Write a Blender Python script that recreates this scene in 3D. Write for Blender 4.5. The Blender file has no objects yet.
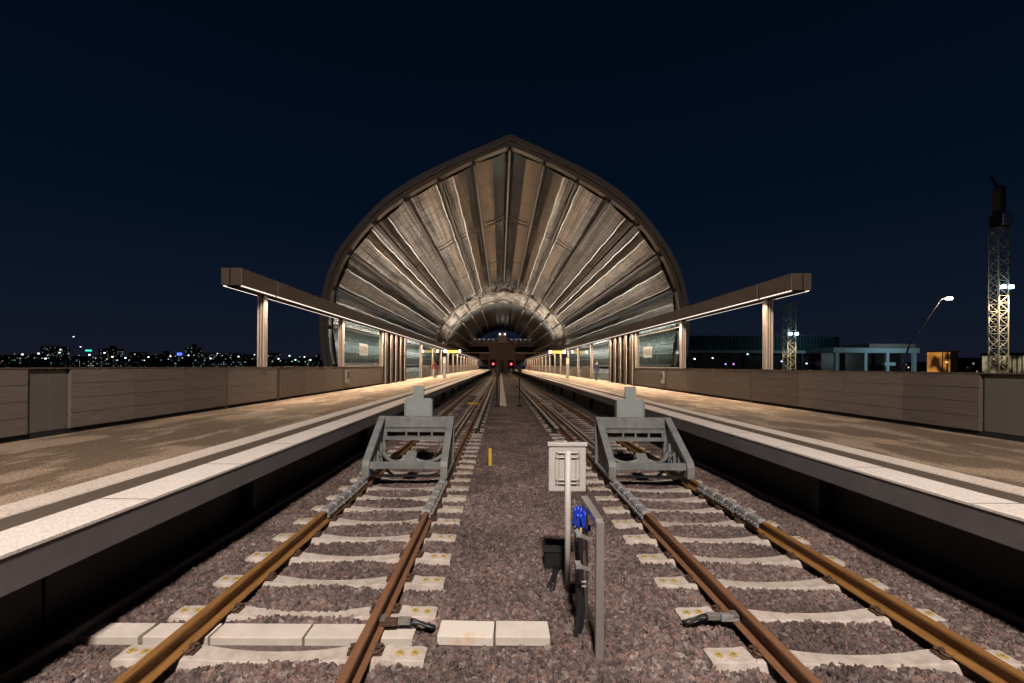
import bpy, math, random
from mathutils import Vector, Matrix
random.seed(7)
PI = math.pi
R = math.radians
sc = bpy.context.scene
col = sc.collection
C0 = 0.56                      # centre line of the station (the camera stands a little left of it)

# ------------------------------------------------------------------ camera
cd = bpy.data.cameras.new('camera')
cam = bpy.data.objects.new('camera', cd); col.objects.link(cam)
cd.sensor_width = 36; cd.lens = 16.0
cd.shift_x = 11.5/1024; cd.shift_y = 24.5/1024
cd.clip_start = .05; cd.clip_end = 5000
cam.matrix_world = Matrix.Translation((0, 0, 2.33)) @ Matrix.Rotation(R(90), 4, 'X') @ Matrix.Rotation(R(0.3), 4, 'Z')
sc.camera = cam

# ------------------------------------------------------------------ sky and exposure
w = bpy.data.worlds.new('World'); sc.world = w; w.use_nodes = True
nt = w.node_tree; nt.nodes.clear()
out = nt.nodes.new('ShaderNodeOutputWorld'); bg = nt.nodes.new('ShaderNodeBackground')
tc = nt.nodes.new('ShaderNodeTexCoord'); sp = nt.nodes.new('ShaderNodeSeparateXYZ'); rp = nt.nodes.new('ShaderNodeValToRGB')
nt.links.new(tc.outputs['Generated'], sp.inputs[0]); nt.links.new(sp.outputs['Z'], rp.inputs[0])
nt.links.new(rp.outputs[0], bg.inputs[0]); nt.links.new(bg.outputs[0], out.inputs[0])
el = rp.color_ramp.elements
el[0].position = 0.0; el[0].color = (.0074, .0098, .0180, 1)
el[1].position = 1.0; el[1].color = (.0009, .0022, .0068, 1)
e = el.new(.10); e.color = (.0050, .0085, .0190, 1)
e = el.new(.30); e.color = (.0012, .0052, .0138, 1)
e = el.new(.55); e.color = (.0008, .0032, .0094, 1)
bg.inputs[1].default_value = 1.0
sc.view_settings.view_transform = 'Standard'; sc.view_settings.look = 'None'
sc.view_settings.exposure = 0; sc.view_settings.gamma = 1
sc.render.engine = 'CYCLES'
sc.cycles.use_denoising = True
sc.cycles.max_bounces = 6; sc.cycles.diffuse_bounces = 3; sc.cycles.glossy_bounces = 4
sc.cycles.transparent_max_bounces = 12
sc.cycles.sample_clamp_indirect = 4
sc.cycles.caustics_reflective = False; sc.cycles.caustics_refractive = False

def area(name, loc, rot, sx, sy, power, color=(1, .8, .6), spread=180):
    l = bpy.data.lights.new(name, 'AREA'); l.shape = 'RECTANGLE'; l.size = sx; l.size_y = sy
    l.energy = power; l.color = color; l.spread = R(spread)
    o = bpy.data.objects.new(name, l); col.objects.link(o); o.location = loc; o.rotation_euler = rot
    return o
WARM = (1, .77, .55)
# lamps of the mast lights behind the photographer
area('mast_light', (.3, -5.5, 13.5), (R(24), 0, 0), 1.3, 1.3, 4500, (1, .88, .79))
# the strip lights under both canopy beams (they shine down on the platforms)
for s in (-1, 1):
    xx = C0+s*8.045
    for (y0, y1, p) in ((13.3, 22, 270), (22, 30, 560), (30, 55, 2000), (55, 100, 4000), (100, 166, 4500)):
        area('canopy_strip_light', (xx, (y0+y1)/2, 4.585), (0, R(s*6), 0), .05, y1-y0, p*1.0, WARM, 122)
    # added fill light at the outer side of the beams, brightening the lower lining
    area('side_fill_light', (C0+s*8.75, 54, 4.9), (0, R(-s*100), 0), .15, 47, 620, (.95, 1, .95))
    # uplights on top of the beams washing the hall lining
    for (y0, y1, p) in ((32, 78, 3000), (80, 98, 3000)):  # the farther stretch is added to brighten the ring
        area('roof_uplight', (xx+s*.1, (y0+y1)/2, 5.25), (R(180), R(-s*8), 0), .2, y1-y0, p*1.15, (1, .90, .79), 116)

# ------------------------------------------------------------------ helpers
class MB:
    def __init__(s): s.v = []; s.f = []; s.m = []
    def box(s, x0, x1, y0, y1, z0, z1, mi=0):
        n = len(s.v)
        s.v += [(x0,y0,z0),(x1,y0,z0),(x1,y1,z0),(x0,y1,z0),(x0,y0,z1),(x1,y0,z1),(x1,y1,z1),(x0,y1,z1)]
        s.f += [tuple(n+i for i in q) for q in ((0,3,2,1),(4,5,6,7),(0,1,5,4),(1,2,6,5),(2,3,7,6),(3,0,4,7))]
        s.m += [mi]*6; return s
    def quad(s, *p):
        n = len(s.v); s.v += [tuple(q) for q in p]; s.f.append(tuple(range(n, n+len(p)))); s.m.append(0); return s
    def bar(s, a, b, wx, wy, up=(0,0,1)):
        a = Vector(a); b = Vector(b); d = (b-a).normalized(); u = Vector(up)
        if abs(d.dot(u)) > .98: u = Vector((0,1,0))
        x = d.cross(u).normalized(); y = x.cross(d).normalized(); n = len(s.v)
        for p in (a, b):
            for (i, j) in ((-1,-1),(1,-1),(1,1),(-1,1)): s.v.append(tuple(p + x*(i*wx/2) + y*(j*wy/2)))
        s.f += [tuple(n+i for i in q) for q in ((0,1,2,3),(7,6,5,4),(0,4,5,1),(1,5,6,2),(2,6,7,3),(3,7,4,0))]
        s.m += [0]*6; return s
    def tube(s, pts, r, k=8, cap=True):
        pts = [Vector(p) for p in pts]; n = len(s.v); rs = r if isinstance(r, (list, tuple)) else [r]*len(pts)
        px = None
        for i, p in enumerate(pts):
            d = (pts[min(i+1, len(pts)-1)] - pts[max(i-1, 0)]).normalized()
            if px is None: px = d.orthogonal().normalized()
            px = (px - d*px.dot(d)).normalized(); py = d.cross(px)
            for j in range(k):
                t = 2*PI*j/k; s.v.append(tuple(p + (px*math.cos(t)+py*math.sin(t))*rs[i]))
        for i in range(len(pts)-1):
            for j in range(k):
                a = n+i*k+j; b = n+i*k+(j+1)%k; s.f.append((a, b, b+k, a+k)); s.m.append(0)
        if cap:
            s.f.append(tuple(n+j for j in range(k-1, -1, -1))); s.f.append(tuple(n+(len(pts)-1)*k+j for j in range(k))); s.m += [0, 0]
        return s
    def extrude(s, prof, y0, y1):            # profile points (x, z) run along Y
        n = len(s.v); k = len(prof)
        s.v += [(x, y0, z) for x, z in prof] + [(x, y1, z) for x, z in prof]
        for i in range(k):
            j = (i+1) % k; s.f.append((n+i, n+j, n+k+j, n+k+i)); s.m.append(0)
        s.f.append(tuple(n+i for i in range(k-1, -1, -1))); s.f.append(tuple(n+k+i for i in range(k))); s.m += [0, 0]
        return s
    def prism_x(s, prof, x0, x1):            # profile points (y, z) run along X
        n = len(s.v); k = len(prof)
        s.v += [(x0, y, z) for y, z in prof] + [(x1, y, z) for y, z in prof]
        for i in range(k):
            j = (i+1) % k; s.f.append((n+i, n+j, n+k+j, n+k+i)); s.m.append(0)
        s.f.append(tuple(n+i for i in range(k-1, -1, -1))); s.f.append(tuple(n+k+i for i in range(k))); s.m += [0, 0]
        return s
    def mesh(s, name, mats, smooth=False):
        me = bpy.data.meshes.new(name); me.from_pydata(s.v, [], s.f)
        if not isinstance(mats, (list, tuple)): mats = [mats]
        for m in mats: me.materials.append(m)
        me.polygons.foreach_set('material_index', s.m)
        if smooth: me.polygons.foreach_set('use_smooth', [True]*len(me.polygons))
        import bmesh
        b = bmesh.new(); b.from_mesh(me); bmesh.ops.recalc_face_normals(b, faces=b.faces); b.to_mesh(me); b.free()
        return me
    def build(s, name, mats, parent=None, bevel=0, smooth=False):
        o = bpy.data.objects.new(name, s.mesh(name, mats, smooth)); col.objects.link(o)
        if parent is not None: o.parent = parent
        if bevel:
            m = o.modifiers.new('bevel', 'BEVEL'); m.width = bevel; m.segments = 2; m.limit_method = 'ANGLE'; m.angle_limit = R(40)
        return o
def tag(o, label=None, cat=None, group=None, kind=None):
    if label: o['label'] = label
    if cat: o['category'] = cat
    if group: o['group'] = group
    if kind: o['kind'] = kind
    return o
def empty(name, loc=(0,0,0), label=None, cat=None, group=None, rz=0, kind=None):
    o = bpy.data.objects.new(name, None); col.objects.link(o); o.location = loc; o.rotation_euler = (0,0,rz); o.empty_display_size = .2
    return tag(o, label, cat, group, kind)
def copy_tree(o, parent=None):
    c = o.copy(); col.objects.link(c)
    if parent is not None: c.parent = parent
    for ch in list(o.children): copy_tree(ch, c)
    return c
ORD = ['first','second','third','fourth','fifth','sixth','seventh','eighth','ninth','tenth','eleventh','twelfth','thirteenth','fourteenth','fifteenth','sixteenth','seventeenth','eighteenth','nineteenth']
TENS = {20:'twent',30:'thirt',40:'fort',50:'fift',60:'sixt',70:'sevent',80:'eight',90:'ninet'}
def ordinal(n):
    if n < 20: return ORD[n-1]
    if n < 100:
        t = n//10*10; return TENS[t]+'ieth' if n == t else TENS[t]+'y-'+ORD[n-t-1]
    if n == 100: return 'hundredth'
    return 'hundred-and-'+ordinal(n-100)

# ------------------------------------------------------------------ materials
def mat(name, c, rough=.6, metal=0, c2=None, scale=4, stretch=(1,1,1), amount=.5, bump=0, bscale=40, spec=.5, detail=6, coat=0):
    m = bpy.data.materials.new(name); m.use_nodes = True; n = m.node_tree.nodes; l = m.node_tree.links
    p = n['Principled BSDF']; p.inputs['Base Color'].default_value = (*c, 1); p.inputs['Roughness'].default_value = rough
    p.inputs['Metallic'].default_value = metal; p.inputs['Specular IOR Level'].default_value = spec
    if coat: p.inputs['Coat Weight'].default_value = coat; p.inputs['Coat Roughness'].default_value = .1
    t = n.new('ShaderNodeTexCoord'); mp = n.new('ShaderNodeMapping'); mp.inputs['Scale'].default_value = stretch
    l.new(t.outputs['Object'], mp.inputs[0])
    if c2 is not None:
        no = n.new('ShaderNodeTexNoise'); no.inputs['Scale'].default_value = scale; no.inputs['Detail'].default_value = detail; no.inputs['Roughness'].default_value = .65
        l.new(mp.outputs[0], no.inputs['Vector'])
        r = n.new('ShaderNodeValToRGB'); r.color_ramp.elements[0].position = .5-amount/2; r.color_ramp.elements[1].position = .5+amount/2
        r.color_ramp.elements[0].color = (*c, 1); r.color_ramp.elements[1].color = (*c2, 1)
        l.new(no.outputs['Fac'], r.inputs[0]); l.new(r.outputs[0], p.inputs['Base Color'])
    if bump:
        nb = n.new('ShaderNodeTexNoise'); nb.inputs['Scale'].default_value = bscale; nb.inputs['Detail'].default_value = 5
        l.new(mp.outputs[0], nb.inputs['Vector'])
        b = n.new('ShaderNodeBump'); b.inputs['Strength'].default_value = bump; b.inputs['Distance'].default_value = .02
        l.new(nb.outputs['Fac'], b.inputs['Height']); l.new(b.outputs[0], p.inputs['Normal'])
    return m
def emis(name, c, s):
    m = bpy.data.materials.new(name); m.use_nodes = True; n = m.node_tree.nodes
    p = n['Principled BSDF']; p.inputs['Base Color'].default_value = (.2, .2, .2, 1)
    p.inputs['Emission Color'].default_value = (*c, 1); p.inputs['Emission Strength'].default_value = s
    return m
M = {}
M['ballast'] = mat('ballast_bed', (.05,.038,.036), .9, c2=(.17,.12,.11), scale=24, bump=1, bscale=22, amount=.4)
M['concrete'] = mat('sleeper_concrete', (.58,.51,.46), .85, c2=(.33,.27,.23), scale=7, amount=.45, bump=.25, bscale=60)
M['slab'] = mat('lid_concrete', (.64,.58,.52), .8, c2=(.50,.43,.37), scale=5, bump=.12, bscale=80)
M['slab_stain'] = mat('stained_lid_concrete', (.64,.58,.52), .8, c2=(.62,.40,.20), scale=2.2, amount=.12, bump=.12, bscale=80)
M['slab_stain'].node_tree.nodes['Color Ramp'].color_ramp.elements[0].position = .56; M['slab_stain'].node_tree.nodes['Color Ramp'].color_ramp.elements[1].position = .68
M['rail_rust'] = mat('rusty_rail_steel', (.30,.135,.038), .55, .25, c2=(.16,.065,.022), scale=5, stretch=(8,.7,8), bump=.12, bscale=30)
M['clip'] = mat('rusty_clip', (.13,.065,.035), .7, .3, c2=(.07,.05,.04), scale=30)
M['cap_yellow'] = mat('brass_ring', (.48,.36,.10), .5, .1)
M['cap_dark'] = mat('bolt_well', (.24,.18,.09), .7)
M['rail_gold'] = mat('golden_rust_rail_steel', (.36,.18,.05), .55, .2, c2=(.17,.075,.025), scale=5, stretch=(8,.7,8), bump=.12, bscale=30)
M['rail_red'] = mat('red_rust_rail_steel', (.27,.13,.065), .6, .2, c2=(.15,.07,.035), scale=5, stretch=(8,.7,8), bump=.12, bscale=30)
M['guard'] = mat('worn_guard_steel', (.50,.44,.37), .5, .3, c2=(.30,.26,.21), scale=5)
M['cover'] = mat('conductor_cover', (.42,.38,.33), .6, c2=(.3,.27,.24), scale=3)
M['buffer'] = mat('buffer_grey_paint', (.145,.15,.15), .55, .05, c2=(.25,.255,.25), scale=4, amount=.35, bump=.12, bscale=40)
M['buffer_plate'] = mat('buffer_plate_paint', (.25,.28,.27), .6, c2=(.31,.34,.33), scale=7)
M['dark'] = mat('dark_rubber', (.012,.012,.013), .5)
M['black_plastic'] = mat('black_plastic', (.018,.018,.02), .35)
M['jaw'] = mat('galvanised_jaw', (.20,.20,.21), .6, .35, c2=(.42,.41,.40), scale=22, bump=.6, bscale=50)
M['edge'] = mat('white_edge_stone', (.88,.80,.74), .8, c2=(.55,.48,.43), scale=55, amount=.35, bump=.1, bscale=120)
M['pavedark'] = mat('dark_paving_band', (.05,.036,.026), .8, c2=(.15,.11,.08), scale=60, amount=.4)
M['tactile'] = mat('tactile_stone', (.70,.62,.55), .8, c2=(.42,.36,.31), scale=45, amount=.4)
M['fascia'] = mat('platform_fascia', (.16,.145,.15), .5, c2=(.11,.10,.105), scale=2)
M['under'] = mat('platform_wall', (.055,.052,.05), .7, c2=(.085,.08,.075), scale=1.2)
M['kerb'] = mat('dark_track_kerb', (.05,.042,.04), .6, c2=(.09,.07,.06), scale=8)
M['bronze'] = mat('bronze_cladding', (.125,.092,.068), .45, .35, c2=(.16,.12,.09), scale=1.5, stretch=(1,.4,1))
M['bronze_dark'] = mat('dark_bronze', (.055,.042,.034), .4, .4, c2=(.08,.06,.05), scale=1.5)
M['boards'] = mat('stained_boards', (.085,.068,.057), .55, c2=(.235,.19,.16), scale=7, stretch=(3,.22,9), amount=.55, bump=.08, bscale=30)
M['cabinet'] = mat('cabinet_door', (.105,.098,.082), .5, c2=(.125,.115,.10), scale=2)
M['post'] = mat('light_post_metal', (.62,.53,.47), .4, .3, c2=(.5,.43,.38), scale=3)
M['steel'] = mat('stainless_steel', (.48,.45,.42), .35, .6, c2=(.36,.33,.31), scale=9, stretch=(4,4,.6))
M['white_metal'] = mat('white_painted_metal', (.52,.49,.46), .5, c2=(.42,.39,.36), scale=6)
M['blue'] = mat('blue_cable_sleeve', (.01,.04,.45), .35)
M['yellow'] = mat('yellow_paint', (.72,.47,.03), .5)
M['strip'] = emis('strip_lamp', (1,.84,.70), 1.8)
M['band'] = mat('lit_ring_lining', (.75,.66,.55), .22, .6, c2=(.06,.05,.042), scale=.8, amount=.16, bump=.5, bscale=1.2)  # paler than the other lining: the lit stretch is put into the colour
M['arcdark'] = mat('dim_rear_lining', (.05,.052,.05), .25, .3, c2=(.20,.20,.19), scale=.9, amount=.3, bump=.3, bscale=1.5)  # darker tone stands for the weaker light beyond the ring
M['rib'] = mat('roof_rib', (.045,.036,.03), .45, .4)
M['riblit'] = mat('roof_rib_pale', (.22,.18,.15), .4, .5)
M['fin'] = mat('brown_fin', (.042,.030,.022), .6, c2=(.06,.044,.034), scale=2, stretch=(3,3,.3))
M['arch_steel'] = mat('arch_steel', (.12,.105,.095), .5, .2, c2=(.10,.08,.07), scale=1)
M['rib_glint'] = mat('rib_and_glint_metal', (.85,.80,.72), .35, .3)  # pale metal of the rear ribs, also used for the painted reflection lines
M['mottled'] = mat('mottled_reflection_lining', (.018,.026,.024), .35, .25, c2=(.26,.28,.25), scale=1.9, stretch=(1,1.1,1.8), amount=.26, bump=.3, bscale=3)  # mottling stands for city light and reflections in the lower glass
M['black'] = mat('matt_black', (.006,.006,.007), .9)
M['paper'] = mat('white_paper', (.24,.27,.26), .8)
M['ink'] = mat('grey_print', (.14,.09,.08), .8)
# hall lining: glossy folded metal, slightly wavy
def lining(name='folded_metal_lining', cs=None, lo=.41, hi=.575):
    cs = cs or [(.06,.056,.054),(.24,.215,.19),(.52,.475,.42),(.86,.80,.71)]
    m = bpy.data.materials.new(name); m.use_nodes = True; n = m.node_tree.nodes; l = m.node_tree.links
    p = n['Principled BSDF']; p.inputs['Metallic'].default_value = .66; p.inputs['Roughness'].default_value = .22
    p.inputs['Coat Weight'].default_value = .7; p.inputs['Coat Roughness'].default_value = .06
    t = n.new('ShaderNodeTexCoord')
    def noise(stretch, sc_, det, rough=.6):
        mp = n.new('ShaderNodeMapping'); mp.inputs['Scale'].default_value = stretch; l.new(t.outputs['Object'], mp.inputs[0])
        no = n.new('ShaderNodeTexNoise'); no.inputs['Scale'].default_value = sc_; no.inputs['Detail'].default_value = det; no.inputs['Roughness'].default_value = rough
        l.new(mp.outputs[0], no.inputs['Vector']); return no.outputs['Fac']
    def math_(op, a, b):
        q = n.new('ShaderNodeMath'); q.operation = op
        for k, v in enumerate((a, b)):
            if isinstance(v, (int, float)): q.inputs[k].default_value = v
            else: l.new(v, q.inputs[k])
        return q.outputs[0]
    streak = noise((4.5,.035,4.5), 2.0, 8, .7)          # reflection streaks painted into the colour along the sheets
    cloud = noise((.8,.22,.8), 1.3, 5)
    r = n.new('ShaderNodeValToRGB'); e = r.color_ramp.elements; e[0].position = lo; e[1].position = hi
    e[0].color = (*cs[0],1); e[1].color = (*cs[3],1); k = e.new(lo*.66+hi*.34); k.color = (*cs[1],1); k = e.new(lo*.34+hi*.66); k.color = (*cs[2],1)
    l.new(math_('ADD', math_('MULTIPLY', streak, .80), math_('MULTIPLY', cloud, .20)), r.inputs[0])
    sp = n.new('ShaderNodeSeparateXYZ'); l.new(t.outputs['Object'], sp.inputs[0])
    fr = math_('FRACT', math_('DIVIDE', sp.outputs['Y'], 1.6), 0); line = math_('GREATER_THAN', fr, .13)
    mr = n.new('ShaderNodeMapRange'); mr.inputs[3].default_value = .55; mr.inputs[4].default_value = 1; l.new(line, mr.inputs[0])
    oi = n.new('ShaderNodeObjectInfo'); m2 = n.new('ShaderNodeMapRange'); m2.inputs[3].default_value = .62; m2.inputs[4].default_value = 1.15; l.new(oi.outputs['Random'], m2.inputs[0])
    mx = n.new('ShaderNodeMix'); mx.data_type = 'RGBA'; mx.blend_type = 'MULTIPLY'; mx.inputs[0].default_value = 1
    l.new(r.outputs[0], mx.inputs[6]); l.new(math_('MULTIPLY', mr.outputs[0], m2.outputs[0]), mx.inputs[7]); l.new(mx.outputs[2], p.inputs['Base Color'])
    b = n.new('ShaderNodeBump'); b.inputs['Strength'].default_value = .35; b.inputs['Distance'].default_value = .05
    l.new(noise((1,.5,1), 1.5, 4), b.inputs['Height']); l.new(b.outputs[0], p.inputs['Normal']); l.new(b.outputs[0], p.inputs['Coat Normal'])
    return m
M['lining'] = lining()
M['lining_dark'] = lining('dark_reflection_lining', [(.006,.0055,.005),(.014,.012,.010),(.035,.029,.024),(.22,.19,.15)], .42, .62)  # dark copy of the lining, with dark reflections put into its colour
for q_ in M['lining_dark'].node_tree.nodes:
    if q_.type == 'BSDF_PRINCIPLED': q_.inputs['Coat Weight'].default_value = .35; q_.inputs['Metallic'].default_value = .4
def glass():
    m = bpy.data.materials.new('clear_glass'); m.use_nodes = True; n = m.node_tree.nodes; l = m.node_tree.links
    n.remove(n['Principled BSDF']); o = n['Material Output']
    t = n.new('ShaderNodeBsdfTransparent'); t.inputs[0].default_value = (.86,.92,.90,1)
    g = n.new('ShaderNodeBsdfGlossy'); g.inputs['Roughness'].default_value = .04; f = n.new('ShaderNodeFresnel'); f.inputs[0].default_value = 1.5
    ge = n.new('ShaderNodeNewGeometry'); inv = n.new('ShaderNodeMath'); inv.operation = 'SUBTRACT'; inv.inputs[0].default_value = 1; l.new(ge.outputs['Backfacing'], inv.inputs[1])
    mm = n.new('ShaderNodeMath'); mm.operation = 'MULTIPLY'; l.new(f.outputs[0], mm.inputs[0]); l.new(inv.outputs[0], mm.inputs[1]); f.inputs[0].default_value = 1.45
    x = n.new('ShaderNodeMixShader'); l.new(mm.outputs[0], x.inputs[0]); l.new(t.outputs[0], x.inputs[1]); l.new(g.outputs[0], x.inputs[2]); l.new(x.outputs[0], o.inputs[0])
    return m
M['glass'] = glass()
def vary(m, lo, hi):
    n = m.node_tree.nodes; l = m.node_tree.links; p = n['Principled BSDF']; src = p.inputs['Base Color'].links[0].from_socket
    oi = n.new('ShaderNodeObjectInfo'); mr = n.new('ShaderNodeMapRange'); mr.inputs[3].default_value = lo; mr.inputs[4].default_value = hi; l.new(oi.outputs['Random'], mr.inputs[0])
    mx = n.new('ShaderNodeMix'); mx.data_type = 'RGBA'; mx.blend_type = 'MULTIPLY'; mx.inputs[0].default_value = 1
    l.new(src, mx.inputs[6]); l.new(mr.outputs[0], mx.inputs[7]); l.new(mx.outputs[2], p.inputs['Base Color'])
vary(M['boards'], .68, 1.05); vary(M['concrete'], .88, 1.08); vary(M['slab'], .9, 1.06)
def paving():
    m = bpy.data.materials.new('platform_paving'); m.use_nodes = True; n = m.node_tree.nodes; l = m.node_tree.links
    p = n['Principled BSDF']; p.inputs['Roughness'].default_value = .75
    t = n.new('ShaderNodeTexCoord')
    def noise(sc_, det, stretch):
        mp = n.new('ShaderNodeMapping'); mp.inputs['Scale'].default_value = stretch; l.new(t.outputs['Object'], mp.inputs[0])
        no = n.new('ShaderNodeTexNoise'); no.inputs['Scale'].default_value = sc_; no.inputs['Detail'].default_value = det; no.inputs['Roughness'].default_value = .6
        l.new(mp.outputs[0], no.inputs['Vector']); return no.outputs['Fac']
    big = noise(1.1, 6, (1.5,.62,1)); fine = noise(48, 4, (1,1,1))
    r1 = n.new('ShaderNodeValToRGB'); r1.color_ramp.elements[0].position = .49; r1.color_ramp.elements[1].position = .58
    r1.color_ramp.elements[0].color = (.155,.110,.074,1); r1.color_ramp.elements[1].color = (.32,.245,.178,1); l.new(big, r1.inputs[0])
    r2 = n.new('ShaderNodeValToRGB'); r2.color_ramp.elements[0].position = .36; r2.color_ramp.elements[1].position = .62
    r2.color_ramp.elements[0].color = (.40,.36,.33,1); r2.color_ramp.elements[1].color = (1.6,1.55,1.5,1); l.new(fine, r2.inputs[0])
    mx = n.new('ShaderNodeMix'); mx.data_type = 'RGBA'; mx.blend_type = 'MULTIPLY'; mx.inputs[0].default_value = 1
    l.new(r1.outputs[0], mx.inputs[6]); l.new(r2.outputs[0], mx.inputs[7]); l.new(mx.outputs[2], p.inputs['Base Color'])
    b = n.new('ShaderNodeBump'); b.inputs['Strength'].default_value = .3; b.inputs['Distance'].default_value = .01
    l.new(fine, b.inputs['Height']); l.new(b.outputs[0], p.inputs['Normal'])
    return m
M['paving'] = paving()
def stone():
    m = bpy.data.materials.new('ballast_stone'); m.use_nodes = True; n = m.node_tree.nodes; l = m.node_tree.links
    p = n['Principled BSDF']; p.inputs['Roughness'].default_value = .75
    oi = n.new('ShaderNodeObjectInfo'); r = n.new('ShaderNodeValToRGB'); l.new(oi.outputs['Random'], r.inputs[0])
    e = r.color_ramp.elements; e[0].position = 0; e[0].color = (.07,.052,.052,1); e[1].position = 1; e[1].color = (.27,.22,.20,1)
    for q, c in ((.25,(.098,.066,.060)),(.5,(.15,.100,.088)),(.72,(.20,.123,.102)),(.86,(.135,.108,.10)),(.95,(.23,.18,.16))):
        k = e.new(q); k.color = (*c, 1)
    t = n.new('ShaderNodeTexCoord'); no = n.new('ShaderNodeTexNoise'); no.inputs['Scale'].default_value = 3; no.inputs['Detail'].default_value = 5
    l.new(t.outputs['Object'], no.inputs['Vector'])
    mr = n.new('ShaderNodeMapRange'); mr.inputs[1].default_value = .3; mr.inputs[2].default_value = .7; mr.inputs[3].default_value = .6; mr.inputs[4].default_value = 1.25
    l.new(no.outputs['Fac'], mr.inputs[0])
    mx = n.new('ShaderNodeMix'); mx.data_type = 'RGBA'; mx.blend_type = 'MULTIPLY'; mx.inputs[0].default_value = 1
    l.new(r.outputs[0], mx.inputs[6]); l.new(mr.outputs[0], mx.inputs[7])
    ge = n.new('ShaderNodeNewGeometry'); n3 = n.new('ShaderNodeTexNoise'); n3.inputs['Scale'].default_value = .9; n3.inputs['Detail'].default_value = 4; l.new(ge.outputs['Position'], n3.inputs['Vector'])
    m3 = n.new('ShaderNodeMapRange'); m3.inputs[1].default_value = .35; m3.inputs[2].default_value = .65; m3.inputs[3].default_value = .66; m3.inputs[4].default_value = 1.28; l.new(n3.outputs['Fac'], m3.inputs[0])
    mx3 = n.new('ShaderNodeMix'); mx3.data_type = 'RGBA'; mx3.blend_type = 'MULTIPLY'; mx3.inputs[0].default_value = 1
    l.new(mx.outputs[2], mx3.inputs[6]); l.new(m3.outputs[0], mx3.inputs[7]); l.new(mx3.outputs[2], p.inputs['Base Color'])
    return m
M['stone'] = stone()

YN, YF = -3.0, 172.0            # near and far end of everything that runs along the track
LT, RT = C0-2.39, C0+2.37       # track centres
G = .7525                       # half distance between rail head centres

# ------------------------------------------------------------------ the setting
o = MB().quad((-3000,-500,-7),(3000,-500,-7),(3000,4000,-7),(-3000,4000,-7)).build('ground', mat('night_ground', (.03,.035,.035), .9, c2=(.05,.05,.045), scale=.02))
tag(o, kind='structure')
o = MB().box(-9.4, 10.5, YN-2, YF+6, -6.9, -.16).build('viaduct_deck', M['under']); tag(o, kind='structure')
# ballast bed
mb = MB(); nx, ny = 60, 10
o = MB().quad((-3.75, YN, -.075), (4.87, YN, -.075), (4.87, YF, -.075), (-3.75, YF, -.075)).build('ballast_bed', M['ballast']); tag(o, kind='structure')

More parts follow.
